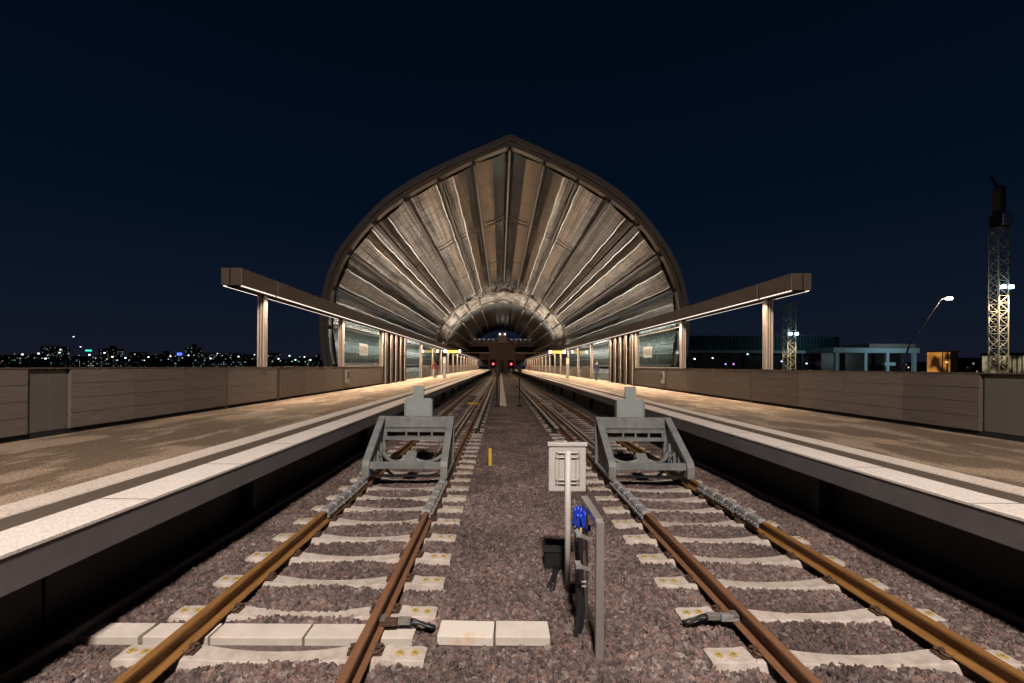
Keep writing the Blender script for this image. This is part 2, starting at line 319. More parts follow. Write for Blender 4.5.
SP = .63; SY0 = 3.69 - SP*2     # sleepers
sleeper_ys = [SY0 + i*SP for i in range(270)]
def hnoise(x, y):
    return .012*math.sin(x*3.1+1.3*math.sin(y*1.7)) + .010*math.sin(y*2.3+x*1.1) + .006*math.sin(x*9.1+y*7.7)
def near_sleeper(y, hw):
    k = round((y-SY0)/SP); return abs(y-(SY0+k*SP)) < hw
def scatter(y0, y1, step, dens, name, rad, off):
    mb = MB(); x = -3.62
    xs = []
    while x < 4.70: xs.append(x); x += step
    ys = []; y = y0
    while y < y1: ys.append(y); y += step
    for x in xs:
        for y in ys:
            cx, cy = x+step/2, y+step/2; skip = False; base = -.045; low = False
            for T in (LT, RT):
                d = abs(cx-T)
                if d < 1.245:
                    hw = (.105 if d > .55 else .075)
                    if near_sleeper(cy, hw): skip = True
                    low = abs(d-G) < .10
                    base = -.058 if d > .45 else -.060
                    if low: base -= .035
            if 3.80 < cy < 4.16 and cx < .45 and not (-.73 < cx < -.54): skip = True
            if 3.74 < cy < 3.92 and cx < .5: base = max(base, -.030)
            if skip: continue
            h = [base+hnoise(a, b)+off for a, b in ((x,y),(x+step,y),(x+step,y+step),(x,y+step))]
            mb.quad((x,y,h[0]),(x+step,y,h[1]),(x+step,y+step,h[2]),(x,y+step,h[3]))
    o = mb.build(name, M['stone']); tag(o, kind='stuff')
    ng = bpy.data.node_groups.new(name, 'GeometryNodeTree')
    ng.interface.new_socket('Geometry', in_out='INPUT', socket_type='NodeSocketGeometry')
    ng.interface.new_socket('Geometry', in_out='OUTPUT', socket_type='NodeSocketGeometry')
    N = ng.nodes; L = ng.links; gi = N.new('NodeGroupInput'); go = N.new('NodeGroupOutput')
    dp = N.new('GeometryNodeDistributePointsOnFaces'); dp.inputs['Density'].default_value = dens; L.new(gi.outputs[0], dp.inputs['Mesh'])
    gg = N.new('GeometryNodeGeometryToInstance')
    for k in range(6):
        ico = N.new('GeometryNodeMeshIcoSphere'); ico.inputs['Radius'].default_value = 1; ico.inputs['Subdivisions'].default_value = 2
        sp_ = N.new('GeometryNodeSetPosition'); L.new(ico.outputs['Mesh'], sp_.inputs['Geometry'])
        pos = N.new('GeometryNodeInputPosition'); no = N.new('ShaderNodeTexNoise'); no.noise_dimensions = '3D'; no.inputs['Scale'].default_value = .9; no.inputs['Detail'].default_value = 1.5
        va = N.new('ShaderNodeVectorMath'); va.operation = 'ADD'; va.inputs[1].default_value = (k*7.3, k*3.1, k*5.9); L.new(pos.outputs[0], va.inputs[0]); L.new(va.outputs[0], no.inputs['Vector'])
        vs = N.new('ShaderNodeVectorMath'); vs.operation = 'SUBTRACT'; vs.inputs[1].default_value = (.5,.5,.5); L.new(no.outputs['Color'], vs.inputs[0])
        vm = N.new('ShaderNodeVectorMath'); vm.operation = 'SCALE'; vm.inputs['Scale'].default_value = 2.3; L.new(vs.outputs[0], vm.inputs[0])
        L.new(vm.outputs[0], sp_.inputs['Offset'])
        tr = N.new('GeometryNodeTransform'); tr.inputs['Scale'].default_value = (1.15, .85+.08*(k%3), .72+.06*(k%4)); L.new(sp_.outputs[0], tr.inputs['Geometry'])
        L.new(tr.outputs[0], gg.inputs[0])
    sm = N.new('GeometryNodeSetMaterial'); sm.inputs['Material'].default_value = M['stone']; L.new(gg.outputs[0], sm.inputs[0])
    ip = N.new('GeometryNodeInstanceOnPoints'); ip.inputs['Pick Instance'].default_value = True
    L.new(dp.outputs['Points'], ip.inputs['Points']); L.new(sm.outputs[0], ip.inputs['Instance'])
    rr = N.new('FunctionNodeRandomValue'); rr.data_type = 'FLOAT_VECTOR'; rr.inputs[0].default_value = (0,0,0); rr.inputs[1].default_value = (6.28,6.28,6.28)
    L.new(rr.outputs[0], ip.inputs['Rotation'])
    rs = N.new('FunctionNodeRandomValue'); rs.data_type = 'FLOAT'; rs.inputs[2].default_value = rad*.62; rs.inputs[3].default_value = rad*1.3; rs.inputs['Seed'].default_value = 5
    L.new(rs.outputs[1], ip.inputs['Scale'])
    L.new(ip.outputs[0], go.inputs[0])
    md = o.modifiers.new('stones', 'NODES'); md.node_group = ng
    return o
scatter(2.3, 7.5, .04, 1050, 'ballast_stones', .0285, 0)
scatter(7.5, 17, .06, 760, 'ballast_stones', .031, 0)
scatter(17, 36, .12, 420, 'ballast_stones', .036, 0)

# ------------------------------------------------------------------ sleepers
def sleeper_mesh():
    mb = MB(); n = 0
    st = [(-1.235,.095,.14,-.012),(-1.205,.10,.145,-.002),(-.98,.10,.145,.0),(-.93,.10,.145,.012),(-.90,.10,.145,.012),(-.88,.10,.145,.0),(-.62,.10,.145,.0),(-.55,.095,.145,-.006),(-.40,.085,.14,-.022),(-.2,.075,.135,-.032),(0,.072,.13,-.036)]
    st = st + [(-a,b,c,d) for a,b,c,d in reversed(st[:-1])]
    for (x, wt, wb, z) in st:
        mb.v += [(x,-wb,-.15),(x,wb,-.15),(x,wt+.008,z-.03),(x,wt,z-.008),(x,wt-.012,z),(x,-wt+.012,z),(x,-wt,z-.008),(x,-wt-.008,z-.03)]
    k = 8
    for i in range(len(st)-1):
        for j in range(k):
            a = i*k+j; b = i*k+(j+1)%k; mb.f.append((a,b,b+k,a+k)); mb.m.append(0)
    mb.f.append(tuple(range(k-1,-1,-1))); mb.f.append(tuple((len(st)-1)*k+j for j in range(k))); mb.m += [0,0]
    return mb.mesh('concrete_sleeper', M['concrete'])
SM = sleeper_mesh()
cap = MB(); cap.tube([(0,0,-.004),(0,0,.006)], .034, 16)
for f in range(len(cap.m)): cap.m[f] = 0
capi = MB(); capi.tube([(0,0,.006),(0,0,.0085)], .021, 14)
CAPM = cap.mesh('bolt_cap', M['cap_yellow'])
capi.v = [(a*.8,b*.8,c) for a,b,c in capi.v]
CAPI = capi.mesh('bolt_well', M['cap_dark'])
clip = MB()
clip.box(-.055,.015,-.055,.055,.0,.022); clip.tube([(.05,-.05,.03),(-.02,-.06,.03),(-.045,-.03,.045),(-.01,0,.05),(-.045,.03,.045),(-.02,.06,.03),(.05,.05,.03)], .009, 6)
clip.tube([(-.012,0,.02),(-.012,0,.066)], .017, 6); clip.tube([(-.012,0,.045),(-.012,0,.055)], .026, 8)
CLIPM = clip.mesh('rail_clip', M['clip'])
def link(name, me, parent, loc=(0,0,0), rot=(0,0,0), s=None):
    o = bpy.data.objects.new(name, me); col.objects.link(o); o.parent = parent; o.location = loc; o.rotation_euler = rot
    if s: o.scale = s
    return o
def full_sleeper(T, y):
    r = bpy.data.objects.new('concrete_sleeper', SM); col.objects.link(r); r.location = (T, y, 0)
    for s in (-1, 1):
        for q in (1.03, 1.15):
            c = link('bolt_cap', CAPM, r, (s*q, random.uniform(-.01,.01), .001)); link('bolt_well', CAPI, c)
        link('rail_clip', CLIPM, r, (s*(G+.085), 0, .002), (0,0,0 if s < 0 else PI)); link('rail_clip', CLIPM, r, (s*(G-.085), 0, .002), (0,0,PI if s < 0 else 0))
    return r
for T, nm in ((LT,'left'),(RT,'right')):
    vis = 0
    for i in range(150):
        y = sleeper_ys[i]
        if y > 12.5:
            r = bpy.data.objects.new('concrete_sleeper', SM); col.objects.link(r); r.location = (T, y, 0)
            if y < 24:
                for s in (-1, 1):
                    link('rail_clip', CLIPM, r, (s*(G+.085), 0, .002), (0,0,0 if s < 0 else PI)); link('rail_clip', CLIPM, r, (s*(G-.085), 0, .002), (0,0,PI if s < 0 else 0))
        else: r = full_sleeper(T, y)
        r.rotation_euler = (0, 0, random.uniform(-.006,.006)); r.location.z += random.uniform(-.004,.003)
        k = i-1 if i > 1 else i+1
        lab = '%s pale concrete sleeper from the front under the %s track' % (ordinal(max(1, i-1)), nm)
        if i < 2: lab = '%s concrete sleeper hidden before the frame under the %s track' % (ORD[i], nm)
        tag(r, lab, 'sleeper', 'concrete sleepers under the %s track' % nm)
        if i < 2:
            for ch in list(r.children):
                for g in list(ch.children): bpy.data.objects.remove(g)
                bpy.data.objects.remove(ch)
            bpy.data.objects.remove(r)
mb = MB()
for T in (LT, RT):
    for y in sleeper_ys[150:264]: mb.box(T-1.23, T+1.23, y-.10, y+.12, -.1, 0)
o = mb.build('distant_sleepers', M['concrete']); tag(o, kind='stuff')

# ------------------------------------------------------------------ rails
RP = [(-.07,.024),(.07,.024),(.07,.034),(.022,.052),(.009,.072),(.009,.132),(.03,.146),(.035,.152),(.0345,.172),(.028,.18),(-.028,.18),(-.0345,.172),(-.035,.152),(-.03,.146),(-.009,.132),(-.009,.072),(-.022,.052),(-.07,.034)]
for T, nm in ((LT,'left'),(RT,'right')):
    for s, sd in ((-1,'outer' if nm == 'left' else 'inner'),(1,'inner' if nm == 'left' else 'outer')):
        mb = MB(); mb.extrude([(T+s*G+x, z) for x, z in RP], YN, YF)
        o = mb.build('rail', M['rail_gold' if sd == 'outer' else 'rail_red'])
        tag(o, 'rusty orange brown rail, %s one of the %s track' % (sd, nm), 'rail', 'rusty running rails')
for sgn, nm in ((-1,'left'),(1,'right')):
    T = LT if sgn < 0 else RT
    for q, wh in ((.33,'wider gap'),(.50,'narrow gap')):
        x = T - sgn*(G-q-.02) if False else T + (-sgn)*(G-q)
        mb = MB(); mb.box(x-.03, x+.03, 10.75, YF, .1, .16); mb.box(x-.012, x+.012, 10.75, YF, .02, .098)
        tag(mb.build('guard_rail', M['guard']), 'thin worn guard rail inside the %s track, %s its inner rail' % (nm, 'closer to' if q < .4 else 'farther from'), 'guard rail', 'guard rails between the running rails')
    x = T + (-sgn)*(G+.24)
    r = empty('conductor_rail', (x, 15.6, 0), 'pale covered conductor rail beside the inner rail of the %s track' % nm, 'conductor rail', 'covered conductor rails')
    MB().box(-.07, .07, 0, YF-16, .19, .235).build('cover_board', M['cover'], r, .01)
    MB().box(-.035, .035, 0, YF-16, .06, .15).build('power_rail', M['clip'], r)
    for i in range(30):
        b = MB(); b.box(-.02,.02,-.03,.03,-.06,.19); b.box(-.02-.09*(sgn > 0),.02+.09*(sgn < 0),-.05,.05,-.06,-.0)
        bo = b.build('bracket', M['dark'], r); bo.location = (-sgn*.11, .4+i*1.26, 0)
    # yellow cross bar
    r = MB().bar((T-sgn*.02, 25.6, .22), (T-sgn*.66, 25.6, .22), .1, .07).build('cross_bar', M['yellow'] if sgn < 0 else M['guard'])
    tag(r, ('yellow bar clamped across the guard rails of the left track' if sgn < 0 else 'dull bar clamped across the guard rails of the right track'), 'cross bar')

# ------------------------------------------------------------------ cable duct across the left track
lids = [(-3.66,-3.10,-.045,-.006,'slanted outermost'),(-3.06,-2.50,-.045,-.006,'outer'),(-2.48,-1.69,-.045,-.006,'middle'),(-1.67,-.74,-.045,-.006,'inner')]
for i, (x0, x1, z0, z1, nm) in enumerate(lids):
    o = MB().box(x0, x1, 3.90, 4.115, -.09, z1).build('duct_lid', M['slab'], None, .008)
    tag(o, 'pale concrete duct lid across the left track, %s of four under the rails' % nm, 'duct lid', 'concrete cable duct lids'); o.rotation_euler = (0,0,0)
for i, (x0, x1, rz, nm) in enumerate([(-.53,-.045,-.035,'with the rust stain, cables running under it'),(-.03,.44,-.01,'at the open ballast end')]):
    mb = MB(); hx = (x1-x0)/2; mb.box(-hx,hx,-.125,.125,-.07,.012)
    o = mb.build('duct_lid', M['slab_stain'] if i == 0 else M['slab'], None, .008); o.location = ((x0+x1)/2, 4.02, .0); o.rotation_euler = (0,0,rz)
    tag(o, 'loose concrete duct lid between the tracks %s' % nm, 'duct lid', 'concrete cable duct lids')
def cable_clamp(x, y, s, label, tone):
    r = empty('rail_cable_clamp', (x, y, 0), label, 'cable clamp', 'cable clamps on the rails'); r.scale = (.82,.82,.9)
    MB().prism_x([(-.05,.05),(.05,.05),(.045,.10),(-.045,.115)], *sorted((s*.015, s*.22))).build('clamp_block', tone, r, .006)
    for k in range(5): MB().tube([(s*(.02+k*.016),-.06,.11),(s*(.02+k*.016),.05,.12)], .006, 6).build('clamp_bolt', M['steel'], r)
    MB().box(*sorted((s*.225, s*.36)), -.03, .05, .055, .105).build('connector', M['steel'], r, .004)
    for k in range(3):
        pts = [(s*(.36+t*.033), -.03+k*.03+.012*math.sin(t*.7+k), .08-.016*(t/6)**1.5*(2+k*.5)) for t in range(9)]
        MB().tube(pts, .013, 8).build('cable', M['black_plastic'], r, smooth=True)
cable_clamp(LT+G, 4.02, 1, 'brown cable clamp with black cables on the inner rail of the left track', M['clip'])
cable_clamp(RT-G, 4.12, -1, 'grey cable clamp with short black cables on the inner rail of the right track', M['jaw'])

# ------------------------------------------------------------------ platforms
PZ = 1.08
for s, nm in ((-1,'left'),(1,'right')):
    def X(d): return C0+s*d                      # d = distance from the centre line
    def bx(mb, d0, d1, z0, z1, y0=YN, y1=YF):
        a, b = sorted((X(d0), X(d1))); return mb.box(a, b, y0, y1, z0, z1)
    r = empty('platform', (0,0,0), None, None, None, kind='structure')
    bx(MB(), 4.73, 8.9, PZ-.29, PZ).build('paving', M['paving'], r)
    mb = MB(); bx(mb, 3.79, 4.26, PZ-.02, PZ+.004); mb.build('edge_strip', M['edge'], r)
    mb = MB(); bx(mb, 4.26, 4.56, PZ-.02, PZ+.002); mb.build('dark_band', M['pavedark'], r)
    # ribbed tactile paving
    mb = MB(); bx(mb, 4.56, 4.92, PZ-.02, PZ+.006)
    y = 1.5
    while y < 22:
        bx(mb, 4.585, 4.895, PZ+.006, PZ+.013, y, y+.028); y += .06
    mb.build('tactile_strip', M['tactile'], r)
    # joints in the edge stone
    mb = MB()
    for y in [1.2+1.5*i for i in range(20)]: bx(mb, 3.80, 4.255, PZ+.004, PZ+.0055, y, y+.012)
    mb.build('edge_joint', M['pavedark'], r)
    mb = MB(); prof = [(X(3.80), PZ-.021), (X(3.80), PZ-.27), (X(3.88), PZ-.298), (X(4.72), PZ-.298), (X(4.72), PZ-.021)]
    mb.extrude(prof, YN, YF); mb.build('edge_fascia', M['fascia'], r)
    mb = MB(); y = 1.0
    while y < YF:
        bx(mb, 4.55, 4.7, -.15, PZ-.302, y, y+2.97); y += 3.0
    mb.build('support_wall', M['under'], r)
    mb = MB(); bx(mb, 4.7, 8.9, -.15, PZ-.302); mb.build('substructure', M['black'], r)
    mb = MB()
    for y in [7.0+6*i for i in range(24)]: bx(mb, 4.35, 4.54, -.15, PZ-.31, y, y+.14)
    mb.build('support_fin', M['under'], r)
    mb = MB(); bx(mb, 4.16, 4.27, -.14, .075); bx(mb, 4.27, 4.55, -.14, -.02)
    o = mb.build('track_kerb', M['kerb'], None, .02); tag(o, kind='structure')

# ------------------------------------------------------------------ parapets
def parapet(s, nm):
    top = 2.26 if s < 0 else 2.25
    D = 8.28                                       # inner face distance from the centre line
    r = empty('parapet_wall', (C0+s*D, 0, PZ), 'low brown boarded parapet along the back of the %s platform' % nm, 'parapet', 'boarded parapets beside the platforms')
    h = top-PZ
    def panel(y0, y1, seamless=False):
        mb = MB(); hb = (h-.11)/4
        for k in range(4):
            z = .10+k*hb; y = y0+.008
            mb.box(0, s*.07, y0+.006, y1-.006, z, z+hb-.007)
        mb.box(s*.02, s*.06, y0+.004, y1-.004, .09, h-.02)
        return mb.build('wall_panel', M['boards'], r)
    def run(ys):
        for a, b in zip(ys, ys[1:]): panel(a, b)
    if s < 0:
        run([1.0, 2.6, 4.2, 5.8, 7.44]); dy = (7.46, 8.16)
        run([8.18, 9.6, 11.1, 12.84]); run([12.88, 14.3, 15.76]); run([15.98, 18.0, 20.1, 22.28]); run([22.4, 24.9, 27.4, 30.0])
    else:
        dy = (6.9, 8.36)
        run([1.0, 2.6, 4.2, 5.4, 6.85]); run([8.4, 10.0, 11.7, 13.5, 16.05]); run([16.1, 18.9, 21.7, 24.1]); run([24.25, 26.2, 28.1, 30.0])
    d = MB()
    mid = (dy[0]+dy[1])/2
    MB().box(s*.05, s*.09, dy[0], mid-.006, .1, h-.04).build('cabinet_door', M['cabinet'], r, .004)
    MB().box(s*.05, s*.09, mid+.006, dy[1], .1, h-.04).build('cabinet_door', M['cabinet'], r, .004)
    # posts between runs
    for y in ((12.86, 15.87, 22.34) if s < 0 else (16.075, 24.17)):
        MB().box(s*.01, s*.12, y-.05, y+.05, .0, h-.01).build('joint_post', M['bronze_dark'], r)
    MB().box(s*.072, s*.2, 1, 30.2, .0, h-.02).build('core', M['bronze_dark'], r)
    MB().box(s*.05, s*.0715, 1, 30.2, .0, .088).build('plinth', M['black'], r)
    MB().box(-s*.01, s*.21, 1, 30.2, h-.018, h+.004).build('coping', M['bronze'], r)
    # inside the hall
    y = 44.6
    while y < 160:
        for a in (y+.2, y+2.6): MB().box(0, s*.1, a, a+2.35, .06, h).build('wall_panel', M['boards'], r)
        y += 7.5
    return r
parapet(-1, 'left'); parapet(1, 'right')
for s, y, nm in ((-1, 22.7, 'left'), (1, 24.6, 'right')):
    r = empty('help_point', (C0+s*8.27, y, PZ), 'small grey metal service box with lamp on the %s parapet' % nm, 'service box', 'service boxes on the parapets')
    MB().box(-s*.12, -s*.005, -.16, .16, .35, 1.0).build('housing', M['steel'], r, .01)
    MB().box(-s*.16, -s*.12, -.06, .06, .42, .5).build('lamp', M['white_metal'], r, .01)
    MB().box(-s*.13, -s*.122, -.1, .1, .6, .9).build('front_plate', M['bronze_dark'], r)

# ------------------------------------------------------------------ canopy beams
def canopy(s, nm):
    y0 = 13.1 if s < 0 else 13.45
    X0, X1 = 8.02, 8.62                           # inner and outer face
    r = empty('platform_canopy', (C0, 0, 0), 'long bronze box beam on pale posts with strip lights over the %s platform' % nm, 'canopy', 'canopy beams over the platforms')
    r.location = (C0, 0, 0)
    def b(mb, d0, d1, ya, yb, z0, z1):
        a, c = sorted((s*d0, s*d1)); return mb.box(a, c, ya, yb, z0, z1)
    cuts = [y0, 15.2, 22.6, 30.1] + [37.6+7.5*i for i in range(18)]
    for i in range(len(cuts)-1):
        mb = MB(); ya, yb = cuts[i]+(.04 if i else 0), cuts[i+1]-.04
        b(mb, X0, X1, ya, yb, 4.62, 5.12)
        mb.build('beam', M['bronze'], r, .01)
    mb = MB(); b(mb, X0+.03, X1-.03, y0+.05, cuts[-1], 4.635, 5.09); mb.build('beam_core', M['bronze_dark'], r)
    mb = MB(); b(mb, X0+.12, X1-.12, y0+.1, cuts[-1], 4.585, 4.622); mb.build('soffit', M['bronze_dark'], r)
    for d0, d1 in ((X0+.03, X0+.055), (X1-.055, X1-.03)):
        mb = MB()
        for i in range(len(cuts)-1): b(mb, d0, d1, cuts[i]+.06, cuts[i+1]-.06, 4.598, 4.618)
        mb.build('strip_lamp', M['strip'], r)
    MB().box(s*(X0+.34)-.02, s*(X0+.34)+.02, y0-.004, y0-.001, 4.63, 5.11).build('end_joint', M['black'], r)
    # posts
    posts = [14.9 if s < 0 else 15.2, 22.3, 29.75] + [44.6+7.5*i for i in range(16)]
    for y in posts:
        mb = MB(); w_ = .15; zb = 1.02 if y > 31 else 2.262
        c = s*(X0+.34)
        for q in (-.115, .065): mb.box(c+q, c+q+.05, y-.11, y+.11, zb, 4.6)
        mb.box(c-.016, c+.016, y-.11, y-.07, zb, 4.6); po = mb.build('post', M['post'], r, .004)
        MB().box(c-.064, c+.064, y-.069, y+.09, zb, 4.59).build('post_web', M['bronze'], po)
    # glass between the posts
    for a, c in ((22.5, 29.55), (44.85, 51.9), (52.35, 59.4), (59.85, 66.9), (67.35, 74.4), (74.85, 81.9)):
        mb = MB(); zb = 2.27
        b(mb, 8.36, 8.372, a, c, zb, 4.58); mb.build('glass_pane', M['glass'], r)
        mb = MB(); b(mb, 8.34, 8.39, a, c, zb-.0, zb+.04); b(mb, 8.34, 8.39, a, c, 4.3, 4.33); mb.build('glazing_bar', M['post'], r)
    # saw-tooth cladding of the stair enclosure
    for k in range(5):
        ya = 30.2+k*1.5
        pr = [(s*7.95, ya), (s*8.35, ya+.05), (s*8.35, ya+1.5), (s*8.0, ya+1.38), (s*7.95, ya+1.3)]
        mb = MB(); n = len(mb.v)
        pr = [(s*8.12, ya+.0), (s*8.18, ya+.0), (s*8.44, ya+1.40), (s*8.44, ya+1.46), (s*8.38, ya+1.46)]
        for z in (PZ, 4.6): mb.v += [(x, y, z) for x, y in pr]
        k5 = 5
        for i in range(k5): mb.f.append((i, (i+1)%k5, k5+(i+1)%k5, k5+i)); mb.m.append(0)
        mb.f += [tuple(range(k5)), tuple(range(2*k5-1, k5-1, -1))]; mb.m += [0,0]
        mb.build('cladding_fin', M['fin'], r)
        mb = MB(); b(mb, 8.185, 8.225, ya-.035, ya-.005, PZ, 4.58); mb.build('lit_fin_edge', M['post'], r)  # pale strip stands for the lit short face of the fin
    mb = MB(); b(mb, 8.46, 8.55, 30.2, 37.8, PZ, 4.6); mb.build('stair_wall', M['bronze_dark'], r)
    return r
canopy(-1, 'left'); canopy(1, 'right')
for s, nm in ((-1, 'left'), (1, 'right')):
    for (y, zc, hy, hz, nm2) in ((26.4, 3.22, .42, .33, ''),):
        yy = 25.9 if s < 0 else 27.6; hy = .8; zc = 3.22
        r = empty('paper_notice', (C0+s*8.35, yy, zc), 'white paper notice taped inside the glass pane over the %s platform' % nm, 'notice', 'paper notices on the glass')
        MB().box(-.004, .004, -hy, hy, -hz, hz).build('sheet', M['paper'], r)
        for k in range(5): MB().box(-s*.008, -s*.0045, -hy+.12, hy-.12-.1*(k % 2), .16-k*.08, .19-k*.08).build('print_line', M['ink'], r)

# ------------------------------------------------------------------ the hall roof
U = 30/455
inner = [(0,221),(34,207),(66,191),(103,169),(134,144),(157,114),(170,86),(175,62),(176.5,34),(173,4),(165,-20),(156,-36)]
outerp = [(0,231.5),(44,212),(89,190),(123.5,166),(151,136),(171.5,105),(182.5,68),(184.5,40),(182,8),(174,-18),(166,-36)]
def smoothprof(p, n):
    # Catmull-Rom through the points, apex kept sharp, resampled by arc length
    P = [Vector(a) for a in p]; Q = [P[0]*2-P[1]] + P + [P[-1]*2-P[-2]]; pts = []
    for i in range(1, len(Q)-2):
        for k in range(12):
            t = k/12; a, b, c, d = Q[i-1], Q[i], Q[i+1], Q[i+2]
            pts.append(.5*((2*b)+(-a+c)*t+(2*a-5*b+4*c-d)*t*t+(-a+3*b-3*c+d)*t*t*t))
    pts.append(P[-1]); L = [0]
    for a, b in zip(pts, pts[1:]): L.append(L[-1]+(b-a).length)
    out_ = []
    for k in range(n+1):
        q = L[-1]*k/n; i = 0
        while i < len(L)-2 and L[i+1] < q: i += 1
        t = (q-L[i])/max(1e-6, L[i+1]-L[i]); out_.append(pts[i].lerp(pts[i+1], min(1, t)))
    return out_
AX = .25
def pw(p, s, lift=0):          # profile point -> world x, z
    return (AX + .32*max(0, min(1, (p[1]-120)/110)) + s*p[0]*U, 2.33+p[1]*U)
roof = empty('station_roof', (0, 30, 0), 'tall pointed arch roof with glossy folded lining over the tracks', 'roof')
N = 72
inn = smoothprof(inner, N); outr = smoothprof(outerp, N)
def ring(name, pa, pb, ya, yb, m):
    mb = MB(); seq = []
    full_a = [pw(p, -1) for p in reversed(pa)] + [pw(p, 1) for p in pa[1:]]
    full_b = [pw(p, -1) for p in reversed(pb)] + [pw(p, 1) for p in pb[1:]]
    for (a, b) in zip(full_a, full_b):
        mb.v += [(a[0], ya-30, a[1]), (b[0], ya-30, b[1]), (b[0], yb-30, b[1]), (a[0], yb-30, a[1])]
    for i in range(len(full_a)-1):
        for j in range(4):
            mb.f.append((i*4+j, i*4+(j+1)%4, i*4+4+(j+1)%4, i*4+4+j)); mb.m.append(0)
    e_ = (len(full_a)-1)*4; mb.f += [(0,1,2,3), (e_+3,e_+2,e_+1,e_)]; mb.m += [0,0]
    return mb.build(name, m, roof)
mid1 = [a.lerp(b, .42) for a, b in zip(inn, outr)]; mid2 = [a.lerp(b, .46) for a, b in zip(inn, outr)]
ring('front_arch', mid2, outr, 29.9, 30.7, M['arch_steel'])
ring('inner_arch', inn, mid1, 30.1, 30.7, M['bronze'])
rnd = [Vector((p.x, p.y-18*math.exp(-(p.x/42)**2))) for p in inn]
inn2 = [p*.985 if p.y > 0 else Vector((p.x*.985, p.y)) for p in inn]
NB = 9; per = N//NB
def lift(u): return 1-abs(2*u-1)**2.5
def shell(name, k, s, ya, yb, m, fold, step=4.0, src=None, u0=0, u1=1):
    src = src or inn
    a = src[k*per]; b = src[(k+1)*per]; midp = src[k*per+per//2]
    nrm = Vector((-(b-a).y, (b-a).x)).normalized()
    if nrm.dot(-midp+Vector((0,60))) < 0: nrm = -nrm
    prof = [a, a.lerp(b,.10)+(-nrm)*fold*.2, midp+nrm*fold, a.lerp(b,.90)+(-nrm)*fold*.2, b]
    prof = [a.lerp(b, u0)+nrm*fold*lift(u0), a.lerp(b, (u0+u1)/2)+nrm*fold*lift((u0+u1)/2), a.lerp(b, u1)+nrm*fold*lift(u1)]
    pts = [pw(p, s) for p in prof]
    back = [pw(p*1.022, s) for p in prof]
    mb = MB(); y = ya
    while y < yb-.01:
        ye = min(yb, y+step)-.05
        for i in range(len(pts)-1):
            mb.quad((pts[i][0], y-30, pts[i][1]), (pts[i+1][0], y-30, pts[i+1][1]), (pts[i+1][0], ye-30, pts[i+1][1]), (pts[i][0], ye-30, pts[i][1]))
        y += step
    for i in range(len(pts)-1):
        mb.quad((back[i][0], ya-30, back[i][1]), (back[i+1][0], ya-30, back[i+1][1]), (back[i+1][0], yb-30, back[i+1][1]), (back[i][0], yb-30, back[i][1]))
    return mb.build(name, m, roof)
DARK = [[(0,1,1)], [(0,.62,1),(.62,.9,0),(.9,1,1)], [(0,.1,1),(.1,1,0)], [(0,.62,0),(.62,1,1)], [(0,.15,0),(.15,.42,1),(.42,1,0)], [(0,.38,1),(.38,.85,0),(.85,1,1)], [(0,.3,1),(.3,.8,0),(.8,1,1)], [(0,.35,0),(.35,.62,1),(.62,1,0)], [(0,.3,1),(.3,1,0)]]  # third value marks strips where a dark reflection is painted
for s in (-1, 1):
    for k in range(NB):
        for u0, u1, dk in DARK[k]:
            shell('dark_reflection_strip' if dk else 'lining_strip', k, s, 30.7, 79, M['mottled'] if k >= 7 else M['lining_dark' if dk else 'lining'], 1.6, 4.0, None, u0, u1)
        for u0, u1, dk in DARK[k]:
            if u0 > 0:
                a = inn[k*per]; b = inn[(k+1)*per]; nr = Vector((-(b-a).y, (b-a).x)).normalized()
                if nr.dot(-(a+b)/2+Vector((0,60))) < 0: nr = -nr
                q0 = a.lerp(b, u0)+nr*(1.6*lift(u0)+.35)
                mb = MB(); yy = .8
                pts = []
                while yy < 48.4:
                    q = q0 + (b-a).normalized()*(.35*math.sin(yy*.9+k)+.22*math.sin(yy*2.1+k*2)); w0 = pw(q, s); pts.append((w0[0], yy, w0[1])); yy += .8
                mb.tube(pts, .045, 5).build('wavy_reflection', M['rib_glint'], roof, smooth=True)  # thin pale tubes stand for wavy reflections of the strip lamps
        shell('lit_ring_strip', k, s, 79.3, 91.7, M['band'], .8, 2.0, rnd)
        shell('rear_glazing_strip', k, s, 92, 168, M['arcdark'], .6, 6, rnd)
for s in (-1, 1):
    for k in range(0 if s < 0 else 1, NB+1):
        p = inn[min(k*per, N)]; q = pw(p, s); cen = Vector((AX, 6.5)); d = (cen-Vector(q)).normalized()
        f = Vector(q)+d*.02; g = Vector(q)+d*(.34)
        MB().bar(((f[0]+g[0])/2, .1, (f[1]+g[1])/2), ((f[0]+g[0])/2, 69, (f[1]+g[1])/2), .20, .30, up=(d[0],0,d[1])).build('rib', M['rib'], roof)
        MB().bar((g[0], .1, g[1]), (g[0], 69, g[1]), .09, .04, up=(d[0],0,d[1])).build('rib_flange', M['riblit'], roof)
        MB().bar((g[0], 69.5, g[1]), (g[0], 138, g[1]), .13, .2, up=(d[0],0,d[1])).build('rear_rib', M['rib_glint'], roof)
for y in (43.5, 44.6, 61):
    ring('cross_joint', [p*.9915 for p in inn], [p*.989 for p in inn], y, y+.10, M['rib'])
ring('ring_beam', [p*1.02 for p in inn], [p*.965 for p in rnd], 78.6, 79.3, M['band'])
ring('ring_beam', [p*.985 for p in rnd], [p*.965 for p in rnd], 91.6, 92.1, M['band'])
for s in (-1, 1):                       # outer steel arcs crossing over the lining
    for k in range(8):
        pts = []
        for i in range(0, N+1, 6):
            q = pw(outr[i]*1.0, s); pts.append((q[0], 4+k*16+(i/N)*12, q[1]))
        MB().tube(pts, .2, 6).build('diagonal_arc', M['bronze_dark'], roof)

